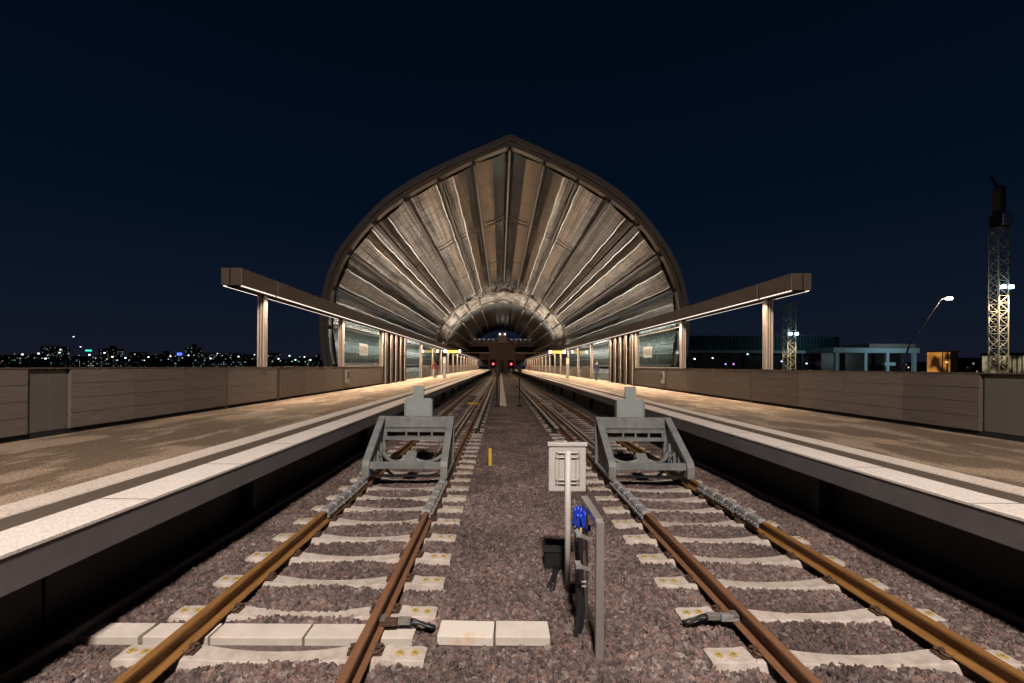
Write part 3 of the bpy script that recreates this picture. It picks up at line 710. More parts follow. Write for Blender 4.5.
# ------------------------------------------------------------------ footbridge with central portal
r = empty('footbridge', (C0, 150, 1.3), 'footbridge crossing the far end of the hall on a central block', 'footbridge')
mb = MB(); mb.box(-15, 15, 0, 6, 8.9, 9.4); mb.box(-15, 15, -.1, 0, 8.6, 9.0); mb.build('deck', M['bronze_dark'], r)
mb = MB(); mb.box(-15, 15, -.2, -.1, 9.9, 10.0); mb.box(-15, 15, -.2, -.1, 8.8, 8.9)
x = -15
while x < 15: mb.bar((x,-.15,9.0), (x+1.2,-.15,9.9), .1, .12); mb.bar((x+1.2,-.15,9.9), (x+2.4,-.15,9.0), .1, .12); x += 2.4
mb.build('railing_truss', M['post'], r)
for k in range(8):
    for s in (-1, 1): MB().tube([(s*(3+k*1.5),-.4,9.6),(s*(3+k*1.5),-.4,9.9)], .16, 8).build('bridge_lamp', emis('bridge_lamp', (.9,.9,1), .5), r)
mb = MB(); mb.box(-1.5, 1.5, -1.2, 0, 8.9, 12.2); mb.build('lift_cabin', M['white_metal'], r)
for s in (-1, 1): MB().tube([(s*.8,-1.3,11.4),(s*.8,-1.21,11.4)], .25, 10).build('cabin_lamp', emis('cabin_lamp', (1,.95,.85), 3), r)
mb = MB(); mb.box(-4.3, -.6, .2, 5, -1.35, 8.58); mb.box(.6, 4.3, .2, 5, -1.35, 8.58); mb.box(-.6, .6, .4, 5, 3.2, 8.58); mb.box(-.6,.6, 4, 5, -1.35, 3.2); mb.build('central_block', M['bronze'], r)
for s in (-1, 1):
    def P(d, z): return (s*d, z)
    n = 10; arc = [(4.3+1.0*(1-math.sin(t*PI/2/n)), 7.6-1.0*(1-math.cos(t*PI/2/n))) for t in range(n+1)]
    pr = [(4.32, 8.58), (4.32, 6.6)] + [(4.32+1.0*(1-math.cos(t*PI/2/n)), 6.6+1.0*math.sin(t*PI/2/n)) for t in range(1, n+1)] + [(12.5, 7.6), (12.5, 8.58)]
    mb = MB(); mb.extrude([(s*a, b) for a, b in pr], .2, 1.0); mb.build('portal_lintel', M['bronze'], r)
    MB().box(*sorted((s*4.32, s*12.5)), .1, .5, 5.2, 5.5).build('portal_sill', M['post'], r)
    MB().box(*sorted((s*4.4, s*12.4)), 3.5, 3.6, 1.1, 7.6).build('dark_backing', M['black'], r)
    MB().box(*sorted((s*4.5, s*7.6)), .6, 1.0, 3.0, 5.15).build('side_soffit', M['bronze_dark'], r)

# ------------------------------------------------------------------ signals, boards and thin posts
for x, y, nm in ((-1.0, 62, 'left'), (1.45, 62, 'right')):
    r = empty('signal', (x, y, 0), 'red railway signal on a mast beside the %s track in the hall' % nm, 'signal', 'red signals between the tracks')
    MB().tube([(0,0,-.1),(0,0,2.0)], .06, 8).build('mast', M['post'], r)
    MB().box(-.42, .42, -.0, .22, 1.95, 3.2).build('housing', M['black'], r, .03)
    MB().tube([(0,-.03,2.6),(0,0,2.6)], .15, 16).build('red_lens', emis('red_lens', (1,.10,.12), 3), r)
    MB().tube([(0,-.0,2.28),(0,.01,2.28)], .12, 16).build('dark_lens', M['dark'], r)
    MB().box(-.66, .66, .23, .27, 1.95, 3.2).build('red_glow_board', mat('red_glow_paint', (.30,.008,.014), .6), r)  # red paint stands for the glow around the lens
for x, y, h, nm in ((-.19, 26.2, 2.35, 'left'), (1.10, 26.2, 2.3, 'right')):
    r = empty('marker_mast', (x, y, -.05), 'thin dark marker mast standing %s of the cable trough between the tracks' % nm, 'mast', 'thin dark masts between the tracks')
    MB().tube([(0,0,0),(0,0,h)], .035, 8).build('mast', M['dark'], r)
    MB().box(-.16,.16,-.12,.12,0,.18).build('foot_box', M['dark'], r, .01)
    MB().box(-.12,.12,-.02,.02,h-.3,h).build('plate', M['dark'], r)
mb = MB(); y = 26.5
while y < 168: mb.box(-.02, .36, y, y+.97, -.08, .05); y += 1
tag(mb.build('cable_trough', M['slab']), 'long pale concrete cable trough running between the tracks', 'cable trough')
mb = MB()
r = empty('yellow_marker', (-.235, 10.8, 0), 'short upright yellow marker strip in the ballast between the tracks', 'marker')
MB().box(-.035, .035, -.01, .01, -.08, .38).build('plate', M['yellow'], r, .003)
for s, nm in ((-1,'left'),(1,'right')):
    r = empty('departure_board', (C0+s*6.9, 60, 0), 'yellow lit departure board hanging over the %s platform' % nm, 'departure board', 'departure boards in the hall')
    MB().box(-1.1, 1.1, -.15, .15, 3.95, 4.45).build('case', M['dark'], r, .02)
    MB().box(-.72, .72, -.17, -.152, 4.02, 4.38).build('display', emis('yellow_display', (1,.62,.10), 1.6), r)
    for q in (-.95, .95): MB().box(q-.13, q+.13, -.2, -.152, 4.05, 4.4).build('end_lamp', emis('board_lamp', (1,.95,.85), 7), r)
    for q in (-.9, .9): MB().box(q-.03, q+.03, -.03, .03, 4.451, 5.3).build('hanger', M['bronze_dark'], r)
    MB().box(*sorted((.9, -s*2.6)), -.04, .04, 5.3, 5.4).build('bracket_arm', M['bronze_dark'], r) if False else None
    MB().box(*sorted((-s*1.0, s*1.6)), -.05, .05, 5.2, 5.3).build('bracket_arm', M['bronze_dark'], r)
    r = empty('pillar_sign', (C0+s*6.35, 47, PZ), 'tall pale information pillar with lit head on the %s platform' % nm, 'information pillar', 'information pillars in the hall')
    MB().box(-.14,.14,-.1,.1,0,2.2).build('pillar', M['white_metal'], r, .01)
    MB().box(-.13,.13,-.11,-.101,1.5,2.1).build('lit_panel', emis('pillar_panel', (1,.8,.5), .9), r)

# ------------------------------------------------------------------ buffer stops
def buffer_stop(T, nm):
    r = empty('buffer_stop', (T, 8.73, .18), 'grey steel friction buffer stop on the rails of the %s track' % nm, 'buffer stop', 'grey buffer stops')
    B = M['buffer']
    for s in (-1, 1):
        x = s*G
        mb = MB()
        a, b = sorted((x-.07, x+.07))
        mb.prism_x([(0,.0),(.14,.0),(.14,.2),(.20,.30),(.05,.30),(-.02,.22),(-.02,.0)], a, b)           # foot
        mb.prism_x([(-.02,.21),(.03,.31),(1.22,1.04),(1.34,1.04),(1.34,.985),(1.24,.985),(.09,.255)], a, b)  # sloping flange
        mb.prism_x([(1.26,.0),(1.34,.0),(1.34,.99),(1.26,.99)], a, b)                                   # rear post
        mb.prism_x([(.14,.0),(1.27,.0),(1.27,.05),(.14,.05)], a, b)                                     # skid
        mb.prism_x([(.14,.05),(1.27,.05),(1.27,.985),(1.22,.985),(.12,.27)], x-.01, x+.01)              # web plate
        fr = mb.build('side_frame', B, r, .006)
        for q in (.45, .72, 1.0):
            MB().prism_x([(q,.05),(q+.02,.05),(q+.02,.05+.5*q*.9),(q,.05+.5*q*.88)], *sorted((x-s*.012, x-s*.065))).build('stiffener', B, fr)
        for q in (.35, .85):
            MB().bar((x-s*.03, q, .06), (x-s*.03, q+.18, .30), .03, .03).bar((x-s*.03, q+.18, .06), (x-s*.03, q, .30), .03, .03).build('x_glint_bar', M['jaw'], fr)  # pale crossed bars stand for X-shaped glints on the web plate
        MB().box(x-.1, x+.1, .05, 1.2, -.075, -.002).build('rail_claw', M['dark'], r) if False else None
        for k in range(6):                                                                            # friction jaws gripping the rail
            y = -.36-k*.335 - (.35 if (T > 0 and s > 0) else 0)
            mb = MB(); jx = x+random.uniform(-.004,.004)
            mb.prism_x([(y,-.02),(y+.30,-.02),(y+.28,.028),(y+.02,.024)], jx-.05, jx+.05)
            mb.box(jx-.062, jx-.036, y+.02, y+.28, -.10, .01); mb.box(jx+.036, jx+.062, y+.02, y+.28, -.10, .01)
            for q in (.06, .15, .24): mb.tube([(jx-.085,y+q,-.05),(jx+.085,y+q,-.05)], .014, 6); mb.tube([(jx,y+q,.02),(jx,y+q,.042)], .013, 6)
            mb.build('friction_jaw', M['jaw'], r)
    w_ = G-.07
    MB().box(-w_, w_, .03, .11, .155, .285).build('front_crossbar', B, r, .008)
    mb = MB(); mb.prism_x([(1.20,.80),(1.24,.80),(1.26,1.0),(1.26,1.03),(1.21,1.03)], -w_, w_); mb.box(-w_, w_, 1.262, 1.40, 1.0, 1.028)
    mb.box(-w_, w_, 1.22, 1.40, .77, .80); mb.build('top_beam', B, r, .005)
    mb = MB(); mb.box(-w_, w_, 1.20, 1.24, .70, .765); mb.box(-w_, w_, 1.20, 1.30, .52, .595)
    for q in (-.66, -.22, .05, .34, .64): mb.box(q-.02, q+.02, 1.205, 1.24, .596, .70)
    mb.build('slotted_beam', B, r, .003)
    MB().box(-w_, w_, 1.40, 1.42, .60, 1.0).build('back_rail', M['dark'], r)
    mb = MB(); mb.box(-.28, .28, 1.43, 1.50, .88, 1.42); mb.box(-.31, -.285, 1.42, 1.62, .9, 1.40); mb.box(.285, .31, 1.42, 1.62, .9, 1.40)
    mb.box(-.12, .12, 1.43, 1.50, 1.42, 1.70); mb.build('buffer_plate', M['buffer_plate'], r, .004)
    for q in (-.6,-.45,-.3,.3,.45,.6): MB().tube([(q,1.195,.93),(q,1.22,.93)], .016, 6).build('bolt', M['jaw'], r)
    for q in (-.62,-.56,.56,.62): MB().tube([(q,.02,.22),(q,.04,.22)], .014, 6).build('bolt', M['jaw'], r)
    # coupling pieces low between the frames
    mb = MB(); mb.prism_x([(.35,.12),(.55,.12),(.75,.34),(.70,.36),(.40,.20)], -.11, .11)
    mb.build('centre_wedge', B, r, .01)
    for s in (-1, 1):
        pts = [(s*(.10+.1*i), .52+.015*i*i, .17+.011*(i-2.5)**2) for i in range(7)]
        MB().tube(pts, [.05,.05,.045,.04,.04,.05,.06], 8).build('curved_strut', B, r, smooth=True)
        MB().bar((s*.12,.35,.15), (s*.03,.72,.34), .05, .02).build('lug', M['dark'], r)
        MB().tube([(s*.68,.25,.0),(s*.4,.2,-.03),(s*.1,.22,-.02)], .02, 6).build('hose', M['dark'], r)
    MB().box(-w_, w_, .18, .24, -.03, .01).build('lower_tie', M['dark'], r)
    return r
buffer_stop(LT, 'left'); buffer_stop(RT-.02, 'right')

# ------------------------------------------------------------------ equipment between the tracks
r = empty('trackside_sign', (.72, 4.86, -.06), 'back of a pale grey sign case on a round post between the tracks', 'sign')
MB().tube([(0,-.045,-.1),(0,-.045,1.50)], .032, 16).build('pole', M['white_metal'], r, smooth=True)
mb = MB(); mb.box(-.20,.20,0,.05,1.05,1.55); mb.build('sign_case', M['white_metal'], r, .012)
mb = MB(); mb.box(-.212,.212,-.012,.062,1.535,1.575); mb.build('top_rim', M['white_metal'], r, .006)
for x in (-.13,-.09,.09,.13): MB().box(x-.003, x+.003, -.004, .001, 1.11, 1.45).build('case_rib', M['steel'], r)
for z in (1.14, 1.18, 1.42, 1.47):
    MB().tube([(-.10,-.016,z),(.10,-.016,z)], .006, 8).build('clamp_band', M['steel'], r)
    for x in (-.115,.115): MB().tube([(x,-.01,z-.004),(x,.0,z-.004)], .010, 8).build('screw', M['steel'], r)
r = empty('steel_bracket_frame', (.80, 3.63, -.06), 'upright stainless steel bracket frame behind the black conduits', 'bracket frame')
mb = MB(); mb.box(-.028,.036,0,.045,-.05,1.145); mb.box(-.028,.036,.655,.70,-.05,1.16); mb.box(-.028,.036,.045,.655,1.105,1.16)
mb.build('frame', M['steel'], r, .004)
for z, q in ((.70,.5),(.965,.35)): 
    MB().bar((-.028,.3*q+.05,z-.02), (-.13,.22,z), .012, .03).build('arm', M['steel'], r)
    MB().bar((-.13,.20,z), (-.13,.30,z), .05, .03).build('saddle', M['jaw'], r)
r = empty('cable_conduit', (.722, 3.98, -.05), 'black corrugated conduits rising from the ballast into a blue sleeve', 'conduit')
def conduit(dx, dy, seed):
    pts = []
    for i in range(26):
        t = i/25; z = -.04+t*.98
        pts.append((dx-.055*(1-min(1,t*3))**2+.012*math.sin(t*5+seed), dy+.02*math.sin(t*4+seed)+.10*t, z))
    rs = [.024+(.002 if i % 2 else 0) for i in range(26)]
    MB().tube(pts, rs, 10).build('conduit', M['black_plastic'], r, smooth=True)
conduit(-.02,0,0); conduit(.018,.05,1); conduit(0,.11,2)
for z in (.42,.46,.93): MB().tube([(-.05,.03+.1*z,z),(.05,.03+.1*z,z)], .010, 6).build('clip', M['jaw'], r)
for k in range(11):
    a = k*1.31; rr_ = .035+.03*((k*7)%5)/5
    pts = [(rr_*math.cos(a)*(1-t*.5)+.03*t*t*(1 if k%2 else -.4), .12+rr_*math.sin(a)+.02*t, .93+t*(.13+.018*(k%4))) for t in (0,.25,.5,.75,1)]
    MB().tube(pts, .014, 6).build('blue_cable', M['blue'], r, smooth=True)
for k in range(4):
    pts = [(.0+.03*t, .12+.01*k, 1.02-.03*t*t-.01*k) for t in (0,1,2)] + [(.10,.14+.01*k,.90+.012*k)]
    MB().tube(pts, .009, 6).build('blue_cable', M['blue'], r, smooth=True)
for k in range(3): MB().tube([(-.03+.02*k,.1,.90),(-.03+.02*k,.1,.93)], .014, 8).build('yellow_tag', M['yellow'], r)
r = empty('cable_box', (.63, 5.3, -.05), 'small black junction box on the ballast behind the sign post', 'junction box')
MB().box(-.11,.12,-.06,.10,0,.235).build('case', M['black'], r, .012)
MB().box(-.12,.13,-.07,.11,.235,.255).build('lid', M['black'], r, .006)
for k in range(3): MB().tube([(0.0+.03*k,-.06,.08),(-.03+.02*k,-.2,.05),(-.10+.02*k,-.40-.05*k,.02),(-.16,-.55,-.0)], .013, 8).build('cable', M['black_plastic'], r, smooth=True)

# ------------------------------------------------------------------ people
def person(loc, rz, label, top, legs, hair, bag=None, stride=.1, H=1.75):
    V = [(0,0,.95),(0,0,1.12),(0,.0,1.30),(0,.0,1.45),(0,.01,1.53),(0,.015,1.62),(0,.01,1.70),
         (-.10,0,.90),(-.11,-stride,.50),(-.11,-stride*.6+.03,.09),(-.11,-stride*.6-.10,.03),
         (.10,0,.90),(.11,stride*.6,.50),(.11,stride+.03,.09),(.11,stride-.10,.03),
         (-.19,0,1.42),(-.25,.02,1.15),(-.25,-.08,.90),(-.25,-.12,.82),(.19,0,1.42),(.25,.02,1.15),(.25,-.08,.90),(.25,-.12,.82)]
    E_ = [(0,1),(1,2),(2,3),(3,4),(4,5),(5,6),(0,7),(7,8),(8,9),(9,10),(0,11),(11,12),(12,13),(13,14),(3,15),(15,16),(16,17),(17,18),(3,19),(19,20),(20,21),(21,22)]
    rad = [.15,.14,.155,.12,.055,.095,.08,.09,.065,.045,.035,.09,.065,.045,.035,.065,.05,.04,.03,.065,.05,.04,.03]
    me = bpy.data.meshes.new('person'); me.from_pydata(V, E_, []); o = bpy.data.objects.new('person_base', me); col.objects.link(o)
    sk = o.modifiers.new('skin','SKIN')
    for i, q in enumerate(rad): me.skin_vertices[0].data[i].radius = (q, q*(.7 if i in (0,1,2,3) else 1))
    me.skin_vertices[0].data[0].use_root = True
    o.modifiers.new('sub','SUBSURF').levels = 2; o.modifiers['sub'].render_levels = 2
    dg = bpy.context.evaluated_depsgraph_get(); bm = bpy.data.meshes.new_from_object(o.evaluated_get(dg))
    bpy.data.objects.remove(o)
    bm.materials.clear()
    for m in (mat('skin_tone', (.42,.25,.18), .6), mat('jacket_cloth', top, .8), mat('trouser_cloth', legs, .8), M['dark']): bm.materials.append(m)
    for p in bm.polygons:
        z = p.center.z; x = abs(p.center.x); p.use_smooth = True
        p.material_index = 0 if (z > 1.50 or (x > .2 and z < .89)) else (1 if z > .92 or x > .2 else (2 if z > .09 else 3))
    b = bpy.data.objects.new('person', bm); col.objects.link(b); b.location = loc; b.rotation_euler = (0,0,rz); k = H/1.78; b.scale = (k,k,k)
    tag(b, label, 'person')
    hb = MB(); hb.tube([(0,.035,1.60),(0,.03,1.68),(0,.015,1.745),(0,.01,1.765)], [.098,.108,.085,.02], 12); hb.build('hair', mat('hair', hair, .7), b, smooth=True)
    MB().box(-.012,.012,-.10,-.075,1.625,1.66).build('nose', bm.materials[0], b)
    if bag: MB().box(-.16,.16,.11,.27,1.02,1.45).build('backpack', mat('backpack_cloth', bag, .8), b, .04)
    return b
person((8.15, 38.6, PZ), R(20), 'person in dark blue clothes with backpack at the right stair opening', (.02,.03,.07), (.05,.06,.09), (.02,.015,.01), (.015,.02,.04))
person((-6.25, 43.5, PZ), R(200), 'person in dark red coat and pale trousers on the left platform', (.16,.02,.03), (.35,.3,.28), (.1,.05,.02), None)
person((6.2, 98, PZ), R(170), 'distant person in orange red coat on the right platform', (.5,.10,.05), (.25,.1,.08), (.03,.02,.01), None)

# ------------------------------------------------------------------ the city around
def city_mat(name, wall, lit, frac, sx, sz, strength):
    m = bpy.data.materials.new(name); m.use_nodes = True; n = m.node_tree.nodes; l = m.node_tree.links; p = n['Principled BSDF']
    p.inputs['Base Color'].default_value = (*wall, 1); p.inputs['Roughness'].default_value = .8
    t = n.new('ShaderNodeTexCoord'); sp = n.new('ShaderNodeSeparateXYZ'); l.new(t.outputs['Object'], sp.inputs[0])
    def cell(sock, size):
        d = n.new('ShaderNodeMath'); d.operation = 'DIVIDE'; d.inputs[1].default_value = size; l.new(sock, d.inputs[0])
        fl = n.new('ShaderNodeMath'); fl.operation = 'FLOOR'; l.new(d.outputs[0], fl.inputs[0])
        fr = n.new('ShaderNodeMath'); fr.operation = 'FRACT'; l.new(d.outputs[0], fr.inputs[0]); return fl.outputs[0], fr.outputs[0]
    ad = n.new('ShaderNodeMath'); ad.operation = 'ADD'; l.new(sp.outputs['X'], ad.inputs[0]); l.new(sp.outputs['Y'], ad.inputs[1])
    cx, fx = cell(ad.outputs[0], sx); cz, fz = cell(sp.outputs['Z'], sz)
    cb = n.new('ShaderNodeCombineXYZ'); l.new(cx, cb.inputs[0]); l.new(cz, cb.inputs[2])
    oi = n.new('ShaderNodeObjectInfo'); mu = n.new('ShaderNodeMath'); mu.operation = 'MULTIPLY'; mu.inputs[1].default_value = 97; l.new(oi.outputs['Random'], mu.inputs[0]); l.new(mu.outputs[0], cb.inputs[1])
    wn = n.new('ShaderNodeTexWhiteNoise'); l.new(cb.outputs[0], wn.inputs['Vector'])
    def lt(sock, v, op='LESS_THAN'):
        a = n.new('ShaderNodeMath'); a.operation = op; a.inputs[1].default_value = v; l.new(sock, a.inputs[0]); return a.outputs[0]
    def mul(a, b):
        q = n.new('ShaderNodeMath'); q.operation = 'MULTIPLY'; l.new(a, q.inputs[0]); l.new(b, q.inputs[1]); return q.outputs[0]
    on = mul(mul(lt(wn.outputs['Value'], frac), lt(fx, .5)), lt(fz, .45))
    ws = n.new('ShaderNodeSeparateColor'); l.new(wn.outputs['Color'], ws.inputs[0])
    st = n.new('ShaderNodeMath'); st.operation = 'MULTIPLY'; st.inputs[1].default_value = strength*2.4; l.new(mul(mul(on, mul(ws.outputs[1], ws.outputs[1])), oi.outputs['Random']), st.inputs[0])
    p.inputs['Emission Color'].default_value = (*lit, 1); l.new(st.outputs[0], p.inputs['Emission Strength'])
    return m
CM = [city_mat('city_cool', (.02,.024,.026), (.75,.95,1), .26, 1.9, 2.4, .6), city_mat('city_warm', (.026,.022,.02), (1,.75,.5), .20, 2.1, 2.4, .6),
      city_mat('city_green', (.02,.028,.026), (.5,1,.85), .28, 2.6, 2.4, .4)]
def facade(mb, x0, x1, d, z1):
    mb.box(x0, x1, 0, d, -7, z1)
    n = int((x1-x0)//4)
    for i in range(n): mb.box(x0+i*4+3.2, x0+i*4+3.6, -.25, -.002, -7, z1-.5)
def building(px, wpx, top, Y, mi, label, seg=None):
    """px: bearing as the tangent*455 left(-) or right(+); top: height over the camera in the same units"""
    x = px*Y/455; hw = wpx*Y/455/2; z1 = 2.33+top*.68*Y/455
    r = empty('city_building', (x, Y, 0), label, 'building', 'buildings of the night skyline')
    mb = MB(); facade(mb, -hw, hw, 22, z1); mb.build('facade', CM[mi], r)
    MB().box(-hw-.4, hw+.4, -.5, 22.4, z1, z1+.7).build('roof', M['bronze_dark'], r)
    if seg:
        MB().box(hw*.1, hw*.6, 6, 14, z1+.72, z1+.72+seg*Y/455).build('roof_plant', M['bronze_dark'], r)
    return r
sk = [(-478,34,9,420,2),(-452,16,25,700,0),(-415,26,10,380,0),(-395,14,22,720,0),(-372,30,9,360,2),(-345,20,12,520,0),(-326,36,7,330,2),(-296,30,9,420,0),(-372+5,8,17,760,1),
      (-272,20,12,560,1),(-250,26,7,360,2),(-232,8,17,640,0),(-311,9,25,900,0),(-296,9,16,860,1),(-288,26,17,820,0),(-262,30,10,600,0),(-200,20,9,520,0),(-215,24,7,400,2),(-188,12,10,560,1),(-160,16,8,420,0),(-140,20,11,520,2),
      (-122,12,9,600,0),(-100,22,8,500,1),(-500,40,12,600,1),(-340,10,15,800,1)]
words_ = ['broad low','slender tall','pale mid-rise','narrow tower','flat','stepped','long low','plain','thin','squat','glassy low','slim','tallest lit','small lit','wide lit','banded','dim','low','little','dark','green lit','remote','half hidden','end','lone']
for i, (px, wp, top, Y, mi) in enumerate(sk):
    building(px, wp, top, Y, mi, '%s night building, %s along the skyline from the left edge beyond the left parapet' % (words_[i], ordinal(sorted(a[0] for a in sk).index(px)+1)), 3 if i % 3 == 0 else None)
skr = [(150,20,9,500,0),(172,16,8,420,1),(205,26,8,480,2),(238,30,6,380,0),(270,24,8,420,2),(468,16,14,300,1),(500,10,9,280,1),(515,18,15,260,1),(440,14,8,330,1)]
for i, (px, wp, top, Y, mi) in enumerate(skr):
    building(px, wp, top, Y, mi, '%s night building, %s beyond the right parapet counting away from the hall' % (words_[-1-i], ordinal(sorted(a[0] for a in skr).index(px)+1)))
for i, (px, wp, top, Y, c, st) in enumerate([(-474,9,3.5,230,(.6,1,.9),.16),(-443,7,5.5,230,(.7,1,.9),.22),(-417,12,3.5,250,(.9,1,.9),.30),(-385,26,2.2,240,(.8,.95,1),.10),(-275,16,3.2,240,(.55,.95,.9),.22),(-300,14,2.2,230,(.6,.95,.9),.12),(-213,6,2.4,230,(.95,1,.9),.35)]):
    x = px*Y/455; hw = wp*Y/910; z1 = 2.33+top*Y/455
    r = empty('lit_shed', (x, Y, 0), '%s low lit shed from the left edge on the skyline beyond the left parapet' % ORD[i] if i not in (4,5) else '%s low lit shed, pale teal, right of the blue sign on the left skyline' % ('long' if i == 4 else 'dim'), 'shed', 'low lit sheds on the skyline')
    MB().box(-hw, hw, 0, 8, -7, z1).build('front', city_mat('shed_front', (.03,.035,.035), c, .55, 1.3, 1.1, st*1.3), r)
    MB().box(-hw-.5, hw+.5, -.8, 8.5, z1+.01, z1+.35).build('roof', M['bronze_dark'], r)
    for k in range(int(hw)): MB().box(-hw+k*2+.7, -hw+k*2+1.0, -.2, -.02, -7, z1-.1).build('bay_post', M['bronze_dark'], r)
# street lamps of the city
def lamp(px, top, Y, c, st, label, size=.5):
    x = px*Y/455; z = 2.33+top*Y/455
    r = empty('street_lamp', (x, Y, -7), label, 'street lamp', 'city lamps beyond the parapets')
    MB().tube([(0,0,0),(0,0,z+7)], [.12,.07], 6).build('pole', M['bronze_dark'], r)
    MB().tube([(0,-size*.5,z+7),(0,size*.5,z+7.05)], size*.45, 8).build('lamp_head', emis('lamp_glow', c, st), r)
random.seed(11)
spots = [(-478,9,200,(1,.9,.8),8),(-462,10,210,(.8,1,1),9),(-455,5,190,(.8,1,.9),6),(-440,14,260,(.8,.9,1),7),(-427,27,330,(1,1,1),9),(-441,11,230,(.7,1,.9),6),(-411,9,200,(.7,1,.9),8),(-396,11,240,(.9,1,1),8),
         (-388,7,200,(1,.9,.8),6),(-375,6,220,(.8,1,1),7),(-420,17,300,(.9,.9,1),6),(-352,7,230,(.7,1,.9),7),(-330,8,240,(1,.9,.7),6),(-312,9,260,(.8,1,1),7),(-290,6,230,(1,1,1),6),(-262,8,240,(.9,1,1),7),(-283,11,300,(.6,.7,1),6),
         (-246,10,300,(.9,1,.9),6),(-222,6,220,(.8,1,1),7),(-211,9,240,(1,1,1),7),(-196,8,240,(.8,1,1),7),(-190,5,200,(1,.9,.8),6),(-178,10,250,(.9,1,1),7),(-170,6,220,(.8,1,1),8),(-205,5,210,(.8,1,1),7),(-150,7,240,(.9,1,1),6)]
for i, (px, top, Y, c, st) in enumerate(spots):
    k = sorted(a[0] for a in spots).index(px)+1
    lamp(px, top, Y, c, st*.5, '%s small bright city lamp from the left edge beyond the left parapet' % ordinal(k), .55)
random.seed(23)
more = [(-500.5+12+k*9.6+random.uniform(-3,3), random.uniform(2,10), random.uniform(230,420), random.choice([(.8,1,.95),(1,.95,.85),(1,.8,.55),(.75,.95,1)]), random.uniform(2,5)) for k in range(34)]
for k, (px, top, Y, c, st) in enumerate(more):
    lamp(px, top, Y, c, st*.5, '%s faint distant city light from the left edge above the left parapet' % ordinal(k+1), .38)
spr = [(194,8,118,(.6,.9,1),16),(212,9,118,(1,.95,.9),8),(247,13,118,(.7,.9,1),7),(225,3,118,(.4,.3,1),7),(233,3,118,(.9,.3,.9),6),(281,6,118,(.5,.6,1),8),(306,4,118,(.7,.8,1),7),(446,6,118,(1,.4,.2),7)]
for i, (px, top, Y, c, st) in enumerate(spr):
    k = sorted(a[0] for a in spr).index(px)+1
    lamp(px, top, Y, c, st*.5, '%s small city lamp beyond the right parapet counting away from the hall' % ordinal(k), .3)
r = empty('neon_sign', (-412*260/455, 260, 0), 'bright green lit bar sign on the left skyline', 'sign')
MB().box(-1.7, 1.7, -.1, .1, 9.6, 10.3).build('lit_bar', emis('green_neon', (.05,1,.6), 2.2), r); MB().box(-.1,.1,-.1,.1,-7,9.58).build('pole', M['bronze_dark'], r)
r = empty('neon_sign', (-321*300/455, 300, 0), 'blue lit sign on the left skyline', 'sign')
MB().box(-1.6, 1.6, -.1, .1, 8.2, 10).build('lit_panel', emis('blue_neon', (.1,.15,1), 2.0), r); MB().box(-.1,.1,-.1,.1,-7,8.18).build('pole', M['bronze_dark'], r)

# tower cranes with lattice masts
def mast(r, w_, z0, z1, seg, m):
    mb = MB()
    for sx in (-1,1):
        for sy in (-1,1): mb.bar((sx*w_/2,sy*w_/2,z0),(sx*w_/2,sy*w_/2,z1), .14,.14)
    z = z0; k = 0
    while z < z1-.1:
        zt = min(z+seg, z1); a = -1 if k % 2 else 1
        for sy in (-1,1): mb.bar((-a*w_/2,sy*w_/2,z),(a*w_/2,sy*w_/2,zt), .09,.09); mb.bar((-w_/2,sy*w_/2,zt),(w_/2,sy*w_/2,zt), .08,.08)
        for sx in (-1,1): mb.bar((sx*w_/2,-a*w_/2,z),(sx*w_/2,a*w_/2,zt), .09,.09)
        z += seg; k += 1
    mb.build('lattice_mast', m, r)
cr = mat('crane_paint', (.50,.45,.33), .5, c2=(.32,.28,.2), scale=1)
def crane(px, Y, w_, top, cab, lampz, label, pw_):
    x = px*Y/455; z1 = 2.33+top*Y/455; r = empty('tower_crane', (x, Y, 0), label, 'crane', 'tower cranes')
    mast(r, w_, -7, z1, w_*.8, cr)
    if cab:
        MB().box(-w_*.5, w_*.6, -w_*.6, w_*.5, z1, z1+2.2).build('slewing_unit', M['bronze_dark'], r)
        MB().box(-w_*.4, w_*.5, -w_*.9, -w_*.62, z1+.2, z1+2.1).build('cab', mat('cab_grey', (.6,.65,.7), .4), r, .1)
        MB().box(-w_*.35, w_*.35, -.8, .8, z1+2.22, z1+7.0).build('tower_top', mat('tower_top_paint', (.3,.2,.15), .6), r, .3)
        MB().bar((0,0,z1+6.5),(.1,1.5,z1+9.5), .3,.3).build('jib', M['bronze_dark'], r)
    zl = 2.33+lampz*Y/455
    MB().box(-w_*.7, w_*.7, -w_*.75, -w_*.6, zl, zl+.15).build('lamp_bracket', M['bronze_dark'], r)
    for s in (-1,1):
        MB().box(s*w_*.4-.3, s*w_*.4+.3, -w_*.95, -w_*.77, zl-.2, zl+.35).build('floodlight', emis('crane_flood', (.55,.85,1), 14), r)
    l = bpy.data.lights.new('crane_lamp','SPOT'); l.energy = pw_; l.color = (1,.86,.62); l.spot_size = R(70); l.spot_blend = .6; l.shadow_soft_size = .3
    lo = bpy.data.objects.new('crane_lamp', l); col.objects.link(lo); lo.parent = r; lo.location = (0, -w_*2.6, zl+1.0); lo.rotation_euler = (R(24),0,0)
    return r
crane(497.5, 78, 1.6, 141, True, 80, 'tall lit lattice tower crane with a dark cab at the right edge', 17000)
crane(288.5, 110, 1.9, 64, False, 33, 'yellow lit crane mast behind the end post of the right canopy', 6000)

